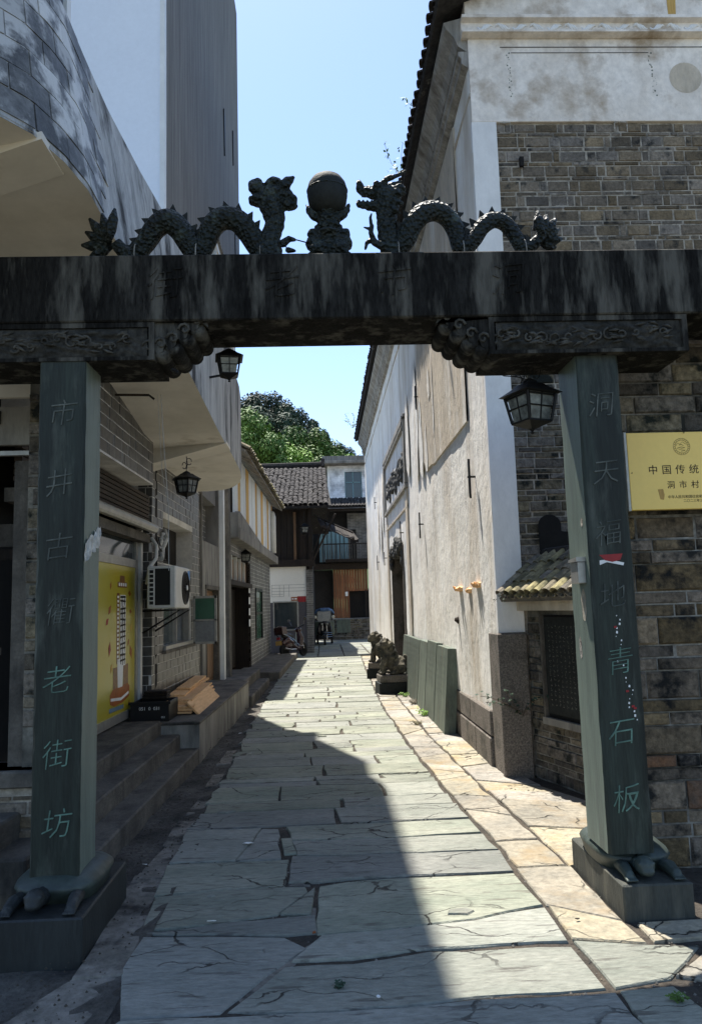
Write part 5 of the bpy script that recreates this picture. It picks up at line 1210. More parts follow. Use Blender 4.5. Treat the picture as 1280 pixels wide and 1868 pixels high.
st_ = MB(); st_.tube([(-1.49, 7.0, 3.62), (-1.46, 7.0, 3.1), (-1.42, 7.0, 2.55), (-1.415, 7.0, 1.96)], .0035, 5); st_.tube([(-1.52, 7.0, 3.62), (-1.48, 7.0, 2.9), (-1.43, 7.0, 2.60)], .002, 5)
st_.build('hanging_cord', 'bollard', lb)
MB().tube([(-2.05,8.45,3.40),(-2.0,8.7,3.15),(-2.08,9.2,3.12),(-2.07,10.2,3.25),(-2.02,11.5,3.38)], .008, 6).build('wall_cable', 'iron', label='black cable sagging along the tiled wall under the balcony', cat='cable')

# ---- air conditioner
ac = thing('air_conditioner', 'white outdoor air conditioner unit with round fan on a bracket below the wall opening', 'air conditioner', shear((-1.85, 9.4, 1.65)))
S().box(-2.06, -1.74, 8.62, 9.42, 1.62, 2.10, .012).build('casing', 'acwhite', ac)
# fan grille faces the alley (+X)
fc = S()
fc.lathe([(.20, .0), (.20, .012), (.185, .018), (.175, .006)], (-1.74, 9.15, 1.86), 32, 'X'); fc.build('fan_surround', 'black', ac)
S().lathe([(.001, .004), (.175, .004), (.175, .006), (.001, .006)], (-1.74, 9.15, 1.86), 32, 'X').build('fan_well', 'black', ac)
fg = S()
for r in (.03, .06, .09, .12, .15, .178): fg.tube([(-1.722, 9.15+r*math.cos(2*PI*k/28), 1.86+r*math.sin(2*PI*k/28)) for k in range(29)], .0022, 4)
for k in range(8): a = PI*k/8; fg.tube([(-1.722, 9.15-.178*math.cos(a), 1.86-.178*math.sin(a)), (-1.722, 9.15+.178*math.cos(a), 1.86+.178*math.sin(a))], .002, 4)
fg.build('fan_grille', 'iron', ac); S().lathe([(.001, 0), (.03, 0), (.03, .02), (.001, .02)], (-1.73, 9.15, 1.86), 14, 'X').build('fan_hub', 'white', ac)
S().box(-1.738, -1.733, 9.30, 9.40, 1.96, 2.07).build('energy_label', 'blue', ac)
# slatted coil side faces the viewer
S().box(-2.03, -1.80, 8.612, 8.619, 1.66, 2.07).build('coil_back', 'black', ac)
for k in range(9): S().box(-2.05, -1.98, 8.604, 8.612, 1.655+.05*k, 1.668+.05*k).build('side_slat', 'acwhite', ac)
S().box(-1.985, -1.97, 8.604, 8.614, 1.64, 2.08).build('side_slat_post', 'acwhite', ac)
for y in (8.75, 9.3): S().tube([(-2.14, y, 1.60), (-1.72, y, 1.60), (-2.14, y, 1.35)], [.016, .014, .013], 6).build('mounting_bracket', 'iron', ac)
S().tube([(-2.1, 9.0, 2.45), (-2.02, 8.9, 2.35), (-2.0, 8.8, 2.2), (-2.06, 8.75, 2.10), (-2.08, 8.7, 1.9)], .022, 8).build('lagged_pipe', 'acwhite', ac)
for k in range(5):
    a = k*.3; S().tube([(-2.12, 9.3+.12*k, 2.5), (-2.05, 9.2+.1*k, 2.32-.03*k), (-2.09, 9.0+.05*k, 2.2), (-2.11, 9.5, 2.0-.1*k)], .007, 5).build('tangled_cable', 'iron', ac)
S().tube([(-2.12, 9.75, 2.62), (-2.06, 9.6, 2.5), (-2.08, 9.45, 2.36), (-2.03, 9.2, 2.22)], .03, 8).build('lagged_pipe', 'tape', ac)
blob('foam_filling', [('e', (-2.03, 9.5, 2.42), (.05, .09, .07)), ('e', (-2.02, 9.35, 2.33), (.04, .07, .05)), ('e', (-2.03, 9.62, 2.52), (.04, .06, .05))], 'tape', ac, .015, noise_amp=.03, nscale=20)
# ---- planks, crate
pl = thing('plank_stack', None, None, (0, 0, 0)); bpy.data.objects.remove(pl)
specs = []
def plank(x, y, z, L, w_, t_, rz, tilt, lab):
    m_ = MB().box(-w_/2, w_/2, -L/2, L/2, -t_/2, t_/2, .003).mesh('plank', 'pine')
    o = link('plank', m_, None, label=lab, cat='plank', group='fresh pine planks stacked on the ledge', loc=shear((x, y, z)), rot=(random.uniform(-.01, .01), tilt, rz)); return o
names = ['bottom', 'second', 'third', 'fourth', 'top']
for i in range(5): plank(-1.84+.02*random.uniform(-1, 1), 10.0+.05*i, .415+.030*i, 1.7+.06*i, .26, .026, .03*random.uniform(-1, 1), 0, 'pale pine plank, %s board of the middle pile on the ledge beside the tiled wall' % names[i])
for i in range(4): plank(-2.03+.015*i, 10.5, .415+.030*i+.06, 1.9, .2, .026, -.02+.02*i, .05, 'pale pine plank, %s board of the pile nearest the tiled wall' % names[i])
for i in range(2): plank(-1.98-.01*i, 10.9, .56+.03*i, 1.8, .17, .026, .04*i, .03, 'long pine plank lying across the back pile, %s one' % ('lower' if i == 0 else 'upper'))
plank(-1.655, 9.9, .46, 1.75, .21, .024, .01, .80, 'wide pine plank leaning at an angle against the front of the pile, facing the alley')
for i in range(3): plank(-1.80, 9.25+.02*i, .42+.028*i, .5, .30, .024, .05*i, 0, 'dark-ended short board, %s one under the front of the middle pile' % names[i])
plank(-1.90, 9.05, .46, .10, .22, .03, .3, 1.2, 'short pine offcut standing on end beside the black crate')
cr = thing('black_crate', 'black plastic crate with small white lettering at the street end of the ledge', 'crate', shear((-2.0, 8.8, .4)))
S().box(-2.22, -1.80, 8.55, 8.57, .395, .60, .004).build('crate_front', 'black', cr)
for (a, b, c, d) in ((-2.22, -1.80, 9.0, 9.02), (-2.22, -2.20, 8.57, 9.0), (-1.82, -1.80, 8.57, 9.0)): S().box(a, b, c, d, .395, .60, .004).build('crate_side', 'black', cr)
S().box(-2.20, -1.82, 8.57, 9.0, .40, .415).build('crate_base', 'black', cr)
S().box(-2.24, -1.78, 8.54, 8.565, .58, .61, .004).build('crate_rim', 'black', cr)
text('crate_lettering', '051  0  031', .05, .0005, 'paper', shear((-2.01, 8.548, .535)), (PI/2, 0, 0), cr)
text('crate_lettering', '051', .03, .0005, 'paper', shear((-1.86, 8.548, .44)), (PI/2, 0, 0), cr)
for k in range(3): S().box(-2.18+.01*k, -1.9, 8.9, 9.1, .60+.03*k, .625+.03*k, .004).build('crate_slat', 'darkwood', cr)

# ---- near left: low brick wall, pilaster and dark shop behind the left pillar
nl = thing('near_left_shop', 'dark shop front over a low brick wall, left of the left gate pillar', 'building', (-2.4, 4.9, 0))
c_ = MB().box(-4.5, -1.74, 4.83, 5.1, -.05, .66).build('low_wall', 'mortar', nl)
bricks(c_, 'brick', 'brick', (-2.9, 4.83), (1, 0), 1.15, .0, .52, [.085, .075, .16, .08], [.36, .30, .2], .014, .05, .018, limit=60, near0=False)
MB().box(-4.5, -1.74, 4.78, 5.12, .56, .66, .01).build('wall_coping', 'stepstone', nl)
c_ = MB().box(-1.90, -1.70, 4.92, 5.1, .66, 3.80).build('brick_pilaster', 'mortar_dark', nl)
bricks(c_, 'brick', 'brick_dark', (-1.90, 4.92), (1, 0), .2, .9, 3.05, [.12, .08, .15], [.2], .014, .05, .016, limit=40, jit=.02)
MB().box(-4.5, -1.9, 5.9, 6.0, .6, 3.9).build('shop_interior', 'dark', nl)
MB().box(-4.5, -1.91, 5.02, 5.06, 3.05, 3.95).build('shop_header', 'soffit', nl)
MB().box(-4.5, -1.91, 5.0, 5.04, 2.72, 2.98).build('crumpled_banner', 'concrete', nl); MB().box(-2.3, -2.12, 4.99, 5.0, 2.86, 2.95).build('vent_hole', 'dark', nl)
MB().box(-4.5, -1.91, 5.05, 5.09, 2.66, 2.69).build('shutter_rail', 'alu', nl); MB().box(-4.5, -1.91, 5.3, 5.34, 1.98, 2.05).build('shelf', 'darkwood', nl)
for k, (x, z, w_, h_) in enumerate(((-2.22, 2.16, .16, .16), (-2.38, 2.16, .10, .14), (-2.36, 1.75, .09, .22), (-2.30, 1.35, .07, .05))): MB().box(x-w_/2, x+w_/2, 5.42, 5.45, z-h_/2, z+h_/2).build('dim_panel', 'stepstone', nl)
MB().box(-2.0, -1.90, 4.95, 5.0, .66, 2.6).build('side_post', 'stepstone', nl)

# ================================================================== second house on the left
h2 = thing('canopy_house', 'second left house with concrete canopy, ochre and white boarded upper storey and double doors', 'building', shear((-2, 19, 0)))
w = S(); wall_with(w, -2.6, -2.13, 14.8, 24.6, 0, 3.1, [(15.3, 18.9, 0, 2.72), (20.2, 21.9, .75, 2.1)]); w.build('tiled_front', 'fartile', h2)
S().box(-3.2, -2.5, 24.5, 24.6, 0, 4.9).build('end_wall', 'fartile', h2)
S().box(-2.75, -2.70, 15.0, 19.2, .1, 2.75).build('doorway_dark', 'dark', h2)
S().box(-2.64, -2.14, 18.86, 18.895, 0, 2.75).build('door_reveal', 'darkwood', h2)
S().box(-2.3, -2.05, 15.25, 18.95, 2.08, 2.18).build('door_transom', 'darkwood', h2)
for k in range(5): S().box(-2.24, -2.20, 15.35+.72*k, 15.97+.72*k, 2.2, 2.66).build('transom_panel', 'doorwood', h2)
for k in range(6): S().box(-2.24, -2.14, 15.27+.72*k, 15.33+.72*k, 2.18, 2.72).build('transom_post', 'acwhite', h2)
for k in range(2): S().box(-2.5, -2.46, 15.4+1.8*k, 17.0+1.8*k, .2, 2.05).build('door_leaf', 'darkwood', h2)
S().box(-2.18, -2.11, 18.9, 19.05, .1, 2.7).build('door_post', 'darkwood', h2)
for k in range(4): S().box(-2.108, -2.10, 18.6, 18.85, 1.15+.27*k, 1.32+.27*k).build('small_notice', 'paper', h2)
wf = S().box(-2.19, -2.14, 20.2, 21.9, .75, 2.1).build('window', 'glass_green', h2)
for a in ((20.2, 20.28, .75, 2.12), (21.82, 21.9, .75, 2.12), (20.2, 21.9, 2.04, 2.12), (20.2, 21.9, 1.42, 1.48)): S().box(-2.14, -2.10, *a).build('window_bar', 'iron', h2)
S().box(-2.4, -1.86, 15.2, 24.7, 2.98, 3.22, .01).build('canopy_slab', 'concrete', h2)
S().box(-2.4, -1.88, 15.15, 15.35, 3.0, 3.52, .01).build('canopy_end_block', 'concrete', h2)
S().prism([(15.35,3.22),(20,3.22),(15.35,3.56)], 'X', -1.98, -1.88).build('canopy_upstand', 'concrete', h2)
k = 0; y = 15.6
while y < 24.5:
    ww = random.choice([.45, .55, .7]); nm = 'yellowboard' if k % 3 == 1 else 'whiteboard'
    S().box(-2.06-.01*(k % 2), -2.02-.006*(k % 2), y, min(y+ww-.01, 24.5), 3.23, 4.86).build('wall_board', nm, h2); y += ww; k += 1
S().box(-2.6, -2.08, 15.6, 24.5, 3.2, 4.8).build('board_backing', 'darkwood', h2)
rfm = S().add([(-1.72, 15.2, 4.80), (-1.72, 24.9, 4.80), (-3.6, 24.9, 5.9), (-3.6, 15.2, 5.9), (-1.72, 15.2, 4.74), (-1.72, 24.9, 4.74), (-3.6, 24.9, 5.84), (-3.6, 15.2, 5.84)], [(0,1,2,3),(7,6,5,4),(0,4,5,1),(1,5,6,2),(2,6,7,3),(3,7,4,0)]).build('roof_deck', 'mosstile', h2)
TM3 = tile_mesh('roof_tile', 'mosstile', .10, .28, .02)
y = 15.3
while y < 24.9:
    for r in range(3):
        link('roof_tile', TM3, h2, loc=shear((-1.66-.22*r+random.uniform(-.02, .02), y, 4.82+.13*r)), rot=(math.atan2(1.1, 1.88), 0, PI/2+random.uniform(-.08, .08)))
    y += .2
S().tube([(-1.95, 24.0, 3.3), (-1.95, 24.0, 4.45), (-1.97, 24.0, 4.55), (-2.1, 24.0, 4.6)], .09, 12).build('downpipe', 'acwhite', h2, smooth=True)
# low platforms in front of the second house
fp = thing('far_doorstep', 'low stone platform in front of the double doors of the second left house', 'step', shear((-1.6, 18, 0)))
for (x0, x1, y0, y1, z1) in ((-2.3, -1.28, 17.3, 24.4, .16), (-2.3, -1.62, 13.0, 16.3, .32), (-2.3, -1.40, 12.93, 16.1, .14)):
    S().box(x0, x1, y0, y1, -.1, z1, .02).build('platform_stone', 'stepstone', fp)

# ================================================================== timber house closing the left side of the alley
th = thing('timber_house', 'old timber house at the end with big dark tiled roof over a cream lower wall', 'house', (-1.2, 26.5, 0))
HY = 26.5
w = MB()
def wx(w, y0, y1, x0, x1, z0, z1, ops):
    xs = sorted({x0, x1, *[o[0] for o in ops], *[o[1] for o in ops]}); zs = sorted({z0, z1, *[o[2] for o in ops], *[o[3] for o in ops]})
    for a, b in zip(xs, xs[1:]):
        for c, d in zip(zs, zs[1:]):
            if not any(a >= o[0] and b <= o[1] and c >= o[2] and d <= o[3] for o in ops): w.box(a, b, y0, y1, c, d)
wx(w, HY, HY+.2, -2.6, -.62, 1.08, 2.98, [(-1.75, -.93, .80, 1.75)]); w.build('cream_wall', 'cream', th)
w = MB(); wx(w, HY-.01, HY+.2, -2.6, -.40, 0, 1.08, [(-1.75, -.93, .80, 1.75)]); w.build('grey_wainscot', 'greywainscot', th)
MB().box(-.62, -.38, HY-.06, HY+.2, -.05, 2.86).build('corner_pier', 'farbrick', th)
wf = MB(); 
for a in ((-1.78, -.90, .78, .82), (-1.78, -.90, 1.75, 1.79), (-1.78, -1.74, .8, 1.77), (-.95, -.90, .8, 1.77)): wf.box(a[0], a[1], HY-.03, HY+.05, a[2], a[3])
wf = wf.build('window', 'alu', th); MB().box(-1.74, -.94, HY+.05, HY+.07, .82, 1.75).build('pane', 'glass', wf)
MB().box(-.93, -.63, HY-.006, HY, 1.45, 1.95).build('red_notice', 'red', th); MB().box(-1.15, -.92, HY-.01, HY-.002, 1.80, 1.93).build('orange_notice', 'orange', th)
MB().box(-1.12, -1.06, HY-.014, HY-.008, 1.84, 1.89).build('notice_print', 'paper', th); MB().box(-1.03, -.95, HY-.014, HY-.008, 1.84, 1.89).build('notice_print', 'paper', th)
w = MB()
for z in (2.35, 2.24, 2.13, 2.03, 1.95): w.box(-1.82, -.66 if z > 2.1 else -1.42, HY-.004, HY-.001, z, z+.008)
for x in (-1.82, -1.55, -1.40, -1.22): w.box(x, x+.008, HY-.004, HY-.001, 1.95, 2.35)
w.build('faint_wall_chart', 'greywainscot', th)
MB().box(-2.6, -.3, HY-.15, HY+.1, 2.98, 3.22).build('floor_beam', 'darkwood', th)
for k in range(10): MB().box(-2.6+.225*k, -2.385+.225*k, HY+.05, HY+.10, 3.22, 5.0).build('upper_board', 'darkwood', th)
MB().box(-1.02, -.93, HY-.02, HY+.05, 3.22, 4.9).build('upper_post', 'doorwood', th)
MB().box(-.50, -.38, HY-.12, HY+.02, 2.86, 5.1).build('corner_post', 'darkwood', th)
MB().box(-.55, -.42, HY+.2, 34, -.05, 3.0).build('side_wall', 'darkwood', th); MB().box(-2.6, -.45, HY+.5, 34, 3.0, 5.0).build('upper_block', 'darkwood', th)
for k in range(4): MB().box(-2.6, .30, HY-.5+.02*k, HY-.42+.02*k, 4.90+.03*k, 4.95+.03*k)
dk = MB().add([(-2.9,25.9,5.04),(.32,25.9,5.04),(.12,31.2,7.35),(-2.9,31.2,7.35),(-2.9,25.9,4.96),(.32,25.9,4.96),(.12,31.2,7.27),(-2.9,31.2,7.27),(-2.9,36,5),(.3,36,5)],
   [(0,1,2,3),(7,6,5,4),(0,4,5,1),(1,5,6,2),(0,3,7,4),(3,2,9,8),(6,7,8,9)]).build('roof_deck', 'rooftile', th)
# clay tiles: front columns individually, the rest of the slope as one surface of real tile ridges
RT = tile_mesh('roof_tile', 'rooftile', .085, .26, .02); sl = math.atan2(2.31, 5.3)
x = -2.85; cnt = 0; rest = MB()
base_v = [v.co.copy() for v in RT.vertices]; base_f = [tuple(p.vertices) for p in RT.polygons]
nc = 0
while x < .28:
    for r in range(26):
        s_ = .205*r; xx = x+random.uniform(-.02, .02)-.0*r; yy = 25.84+s_*math.cos(sl); zz = 5.08+s_*math.sin(sl)+random.uniform(-.012, .015)
        if xx > .3-.2*(r/26): continue
        rot = (sl+random.uniform(-.06, .03), random.uniform(-.06, .06), random.uniform(-.09, .09))
        if r < 17 and nc < 290:
            link('roof_tile', RT, th, loc=(xx, yy, zz), rot=rot); nc += 1
        else:
            mm = Matrix.Translation((xx, yy, zz)) @ Matrix.Rotation(rot[2], 4, 'Z') @ Matrix.Rotation(rot[0], 4, 'X')
            rest.add([(mm @ v)[:] for v in base_v], base_f)
    x += .175
rest.build('roof_tiling', 'rooftile', th, kind='stuff')
MB().tube([(-2.9, 31.2, 7.42), (.1, 31.2, 7.46)], .13, 8).build('roof_ridge', 'rooftile', th)
MB().box(.0, .16, 31.0, 31.4, 7.38, 7.68).build('ridge_end', 'rooftile', th)
# ragged awning and prop on the right corner
aw = thing('bark_awning', 'ragged dark awning sagging on slanted poles at the corner of the timber house', 'awning', (.3, 27, 4))
for k in range(9):
    x0 = -.2+.14*k; MB().add([(x0, 26.6, 4.72-.06*k), (x0+.13, 26.6, 4.67-.06*k), (x0+.30, 25.7, 4.25-.065*k+random.uniform(-.1, .1)), (x0+.15, 25.7, 4.30-.065*k), (x0, 26.6, 4.70-.06*k), (x0+.13, 26.6, 4.65-.06*k), (x0+.30, 25.7, 4.22-.065*k), (x0+.15, 25.7, 4.27-.065*k)],
      [(0,1,2,3),(7,6,5,4),(0,4,5,1),(1,5,6,2),(2,6,7,3),(3,7,4,0)]).build('awning_strip', 'darkwood', aw)
for a, b in (((-.40, 26.4, 3.1), (.45, 26.0, 4.75)), ((-.40, 26.4, 3.3), (.25, 26.2, 4.9)), ((-.3, 26.4, 4.75), (1.05, 25.8, 4.05))): MB().tube([a, b], .035, 6).build('awning_pole', 'darkwood', aw)

# ================================================================== house at the back of the yard
bh = thing('courtyard_house', 'two storey timber house at the back with balcony and brown boards', 'house', (1, 36, 0))
BY = 36.0
tr = MB().box(.35, 2.6, BY-.6, BY+.1, -.05, .98).build('brick_terrace', 'farbrick', bh)
bricks(tr, 'brick', 'brick_dark', (.35, BY-.6), (1, 0), 1.9, .05, .98, [.10], [.30, .26], .02, .05, .02, limit=80, jit=.1)
for k in range(13):
    x0 = .45+.125*k
    z0 = 1.0 if x0 < 1.15 else 2.25
    MB().box(x0, x0+.115, BY, BY+.05, z0, 3.28).build('wall_board', 'brownwood', bh)
MB().box(1.15, 2.5, BY+.3, BY+.35, .9, 2.3).build('dark_doorway', 'dark', bh); MB().box(1.12, 1.18, BY-.02, BY+.1, .9, 2.3).build('door_post', 'brownwood', bh); MB().box(1.94, 2.0, BY-.02, BY+.1, .9, 2.3).build('door_post', 'darkwood', bh)
MB().box(1.0, 1.12, BY-.03, BY-.01, 2.02, 2.22).build('paper_notice', 'paper', bh)
MB().box(-.6, .45, BY+.6, BY+.7, 0, 3.3).build('dark_recess', 'dark', bh)
MB().box(-.6, 2.7, BY-.3, BY+.1, 3.28, 3.55).build('floor_beam', 'darkwood', bh)
MB().box(.1, 2.7, BY-.75, BY-.65, 3.66, 3.74).build('balcony_edge', 'darkwood', bh); MB().box(.1, 2.7, BY-.75, BY+.4, 3.60, 3.66).build('balcony_floor', 'darkwood', bh)
MB().box(.0, 2.7, BY-.74, BY-.68, 4.42, 4.47).build('hand_rail', 'darkwood', bh)
for k in range(24): MB().box(-.05+.115*k, -.02+.115*k, BY-.73, BY-.69, 3.62, 4.44).build('baluster', 'stepstone', bh)
MB().box(-.2, 1.2, BY+.02, BY+.06, 3.66, 5.1).build('blue_door', 'teal', bh)
for k in range(7): MB().box(-.2+.2*k, -.17+.2*k, BY-.01, BY+.02, 3.66, 5.1).build('door_batten', 'darkwood', bh)
MB().box(1.2, 2.7, BY+.3, BY+.36, 3.66, 6.0).build('upper_wall', 'farbrick', bh); MB().box(1.35, 1.6, BY+.2, BY+.3, 3.8, 5.2).build('upper_door', 'dark', bh)
MB().box(-.6, 2.7, BY+.5, BY+.56, 3.5, 6.2).build('upper_dark', 'dark', bh)
MB().box(-.4, 2.7, BY-.7, BY-.5, 6.0, 6.12).build('eave_board', 'darkwood', bh)
MB().add([(-.4,BY-.85,6.16),(2.7,BY-.85,6.16),(2.7,BY+.6,6.78),(-.4,BY+.6,6.78),(-.4,BY-.85,6.12),(2.7,BY-.85,6.12),(2.7,BY+.6,6.74),(-.4,BY+.6,6.74)], [(0,1,2,3),(7,6,5,4),(0,4,5,1),(1,5,6,2),(2,6,7,3),(3,7,4,0)]).build('lower_roof', 'rooftile', bh)
for k in range(17):
    for r in range(5): link('roof_tile', RT, bh, loc=(.1+.15*k+random.uniform(-.01, .01), BY-.88+.26*r, 6.2+.11*r), rot=(.4, 0, random.uniform(-.06, .06)))
# white upper pavilion
up_ = thing('white_rooftop_room', 'small white tiled rooftop room with dark window and flat slab roof beyond the dark roofs', 'house', (1.2, 37, 6.8))
w = MB(); wx(w, 36.9, 37.1, .35, 2.8, 6.3, 8.45, [(1.15, 2.0, 6.85, 8.15)]); w.build('tiled_wall', 'whitetile', up_)
MB().box(.30, .42, 36.85, 37.1, 6.3, 8.45).build('corner_strip', 'white', up_); MB().box(.35, .45, 37.1, 41, 6.3, 8.45).build('side_wall', 'white', up_)
wf = MB().box(1.15, 2.0, 37.0, 37.04, 6.85, 8.15).build('window', 'glass', up_)
for a in ((1.15, 1.19, 6.85, 8.15), (1.54, 1.58, 6.85, 8.15), (1.96, 2.0, 6.85, 8.15), (1.15, 2.0, 7.6, 7.64)): MB().box(a[0], a[1], 36.96, 37.0, a[2], a[3]).build('window_bar', 'teal', wf)
MB().box(-.05, 2.9, 36.2, 41.5, 8.45, 8.60, .02).build('roof_slab', 'concrete', up_)
MB().box(.05, 2.9, 36.3, 36.4, 8.60, 8.84).build('roof_upstand', 'tower', up_)
MB().tube([(1.6, 36.5, 8.8), (2.2, 36.5, 9.05), (2.9, 36.5, 9.15)], .02, 5).build('roof_wire', 'alu', up_)

# ================================================================== parked scooters
def scooter(label, paint, three=False):
    t = proto('motor_scooter' if not three else 'cargo_tricycle', label, 'motor scooter' if not three else 'tricycle')
    def wheel(x, y, r=.24):
        w = MB().lathe([(r-.07, -.04), (r-.01, -.045), (r, -.02), (r, .02), (r-.01, .045), (r-.07, .04), (r-.07, -.04)], (x, y, r), 20, 'Y').build('wheel', 'rubber', t)
        q = MB().lathe([(.001, -.03), (r-.07, -.02), (r-.07, .02), (.001, .03)], (x, y, r), 12, 'Y'); q.build('rim', 'chrome', w)
    if not three:
        wheel(-.62, 0); wheel(.60, 0)
        body = [('c', [(-.65,0,.50),(-.40,0,.58),(-.12,0,.50)], [.10,.15,.12]), ('c', [(-.12,0,.42),(.18,0,.28),(.36,0,.30)], [.12,.10,.09]), ('c', [(.36,0,.30),(.46,0,.60),(.42,0,.86)], [.12,.17,.10]),
                ('e', (.60,0,.48), (.16,.07,.05)), ('e', (.42,0,.90), (.12,.14,.09)), ('e', (-.66,0,.52), (.10,.09,.07)), ('e', (-.35,0,.40), (.24,.12,.12))]
        blob('fairing', body, paint, t, .02)
        blob('seat', [('c', [(-.58,0,.74),(-.30,0,.74),(-.02,0,.70)], [.09,.10,.07])], 'black', t, .02)
        blob('top_box', [('b', (-.86,-.56,-.16,.16,.78,1.02)), ('e', (-.71,0,1.0), (.15,.16,.07))], paint, t, .02)
        MB().tube([(.40,-.30,1.04),(.40,-.12,1.0),(.40,0,.96),(.40,.12,1.0),(.40,.30,1.04)], .018, 8).build('handlebar', 'black', t)
        for s in (-1, 1):
            MB().tube([(.42,.22*s,1.04),(.44,.30*s,1.22)], .007, 5).build('mirror_stem', 'chrome', t); MB().lathe([(.001,-.01),(.06,-.008),(.06,.008),(.001,.01)], (.44,.32*s,1.25), 12, 'X').build('mirror', 'chrome', t)
        MB().tube([(-.80,.14,.80),(-.60,.17,.72),(-.30,.19,.60),(.05,.20,.36),(.33,.22,.33)], .016, 6).build('chrome_trim', 'chrome', t); MB().tube([(-.80,-.14,.80),(-.60,-.17,.72),(-.30,-.19,.60),(.05,-.20,.36),(.33,-.22,.33)], .016, 6).build('chrome_trim', 'chrome', t)
        MB().tube([(-.1,-.14,.25),(-.5,-.17,.26),(-.85,-.17,.32)], .04, 8).build('exhaust', 'chrome', t)
        MB().box(-.93, -.92, -.11, .11, .44, .58).build('number_plate', 'yellowboard', t); MB().box(-.92, -.90, -.06, .06, .62, .70).build('tail_light', 'red', t)
        MB().tube([(.55,.07,.25),(.47,.07,.62)], .02, 6).build('fork', 'chrome', t); MB().tube([(.55,-.07,.25),(.47,-.07,.62)], .02, 6).build('fork', 'chrome', t)
    else:
        wheel(0, 0, .24)
    return t
s1 = scooter('dark red motor scooter with top box parked by the grey wainscot wall', 'redpaint'); place(s1, (-.98, 24.5, 0), math.radians(62), .95, (math.radians(-7), 0))
# covered electric tricycle seen head-on
t3 = proto('cargo_tricycle', 'electric tricycle seen head-on with blue tarpaulin hood and clear screen beside the corner pier', 'tricycle')
for (x, y) in ((0, -.0), (-.30, 1.3), (.30, 1.3)):
    w_ = MB().lathe([(.17,-.04),(.23,-.045),(.24,0),(.23,.045),(.17,.04),(.17,-.04)], (x, y, .24), 18, 'X').build('wheel', 'rubber', t3); MB().lathe([(.001,-.02),(.17,-.02),(.17,.02),(.001,.02)], (x, y, .24), 10, 'X').build('rim', 'chrome', w_)
blob('front_shield', [('b', (-.26,.26,.05,.14,.42,.92)), ('e', (0,.05,.50), (.14,.16,.12)), ('e', (0,.02,.88), (.17,.10,.10)), ('e', (-.25,.1,.6), (.07,.1,.2)), ('e', (.25,.1,.6), (.07,.1,.2))], 'black', t3, .025)
MB().box(-.28, .28, .04, .06, .95, 1.38, .02).build('clear_screen', 'clearplastic', t3)
blob('tarpaulin_hood', [('b', (-.34,.34,.1,1.2,1.36,1.44)), ('e', (0,.15,1.42), (.34,.14,.10)), ('c', [(.30,.2,1.40),(.40,.15,1.28)], [.07,.05]), ('c', [(-.30,.2,1.40),(-.36,.15,1.30)], [.07,.04])], 'tarp', t3, .03, noise_amp=.03, nscale=8)
for x in (-.10, .10): MB().lathe([(.001,-.02),(.05,-.015),(.055,.02),(.001,.03)], (x, -.06, .86), 14, 'Y').build('headlight', 'glass_lamp', t3)
for s in (-1, 1):
    MB().tube([(s*.2,.0,1.0),(s*.34,-.02,1.10)], .008, 5).build('mirror_stem', 'chrome', t3); MB().lathe([(.001,-.01),(.07,-.008),(.07,.01),(.001,.012)], (s*.37,-.03,1.14), 12, 'Y').build('mirror', 'chrome', t3)
for z in (.34, .42, .50): MB().tube([(-.30,.0,z),(-.1,-.16,z),(.1,-.16,z),(.30,.0,z)], .014, 6).build('crash_bar', 'chrome', t3)
MB().box(-.40, .40, .5, 1.9, .40, .95, .02).build('cargo_box', 'stele', t3)
MB().tube([(-.1,.0,.25),(-.08,.0,.8)], .02, 6).build('fork', 'chrome', t3); MB().tube([(.1,.0,.25),(.08,.0,.8)], .02, 6).build('fork', 'chrome', t3)
place(t3, (-.02, 31.2, 0), 0, 1.0)
MB().box(.55, 1.15, 34.6, 35.1, .35, .95, .01).build('grey_cabinet', 'stele', label='plain grey-green cabinet standing against the brick terrace behind the tricycle', cat='cabinet')

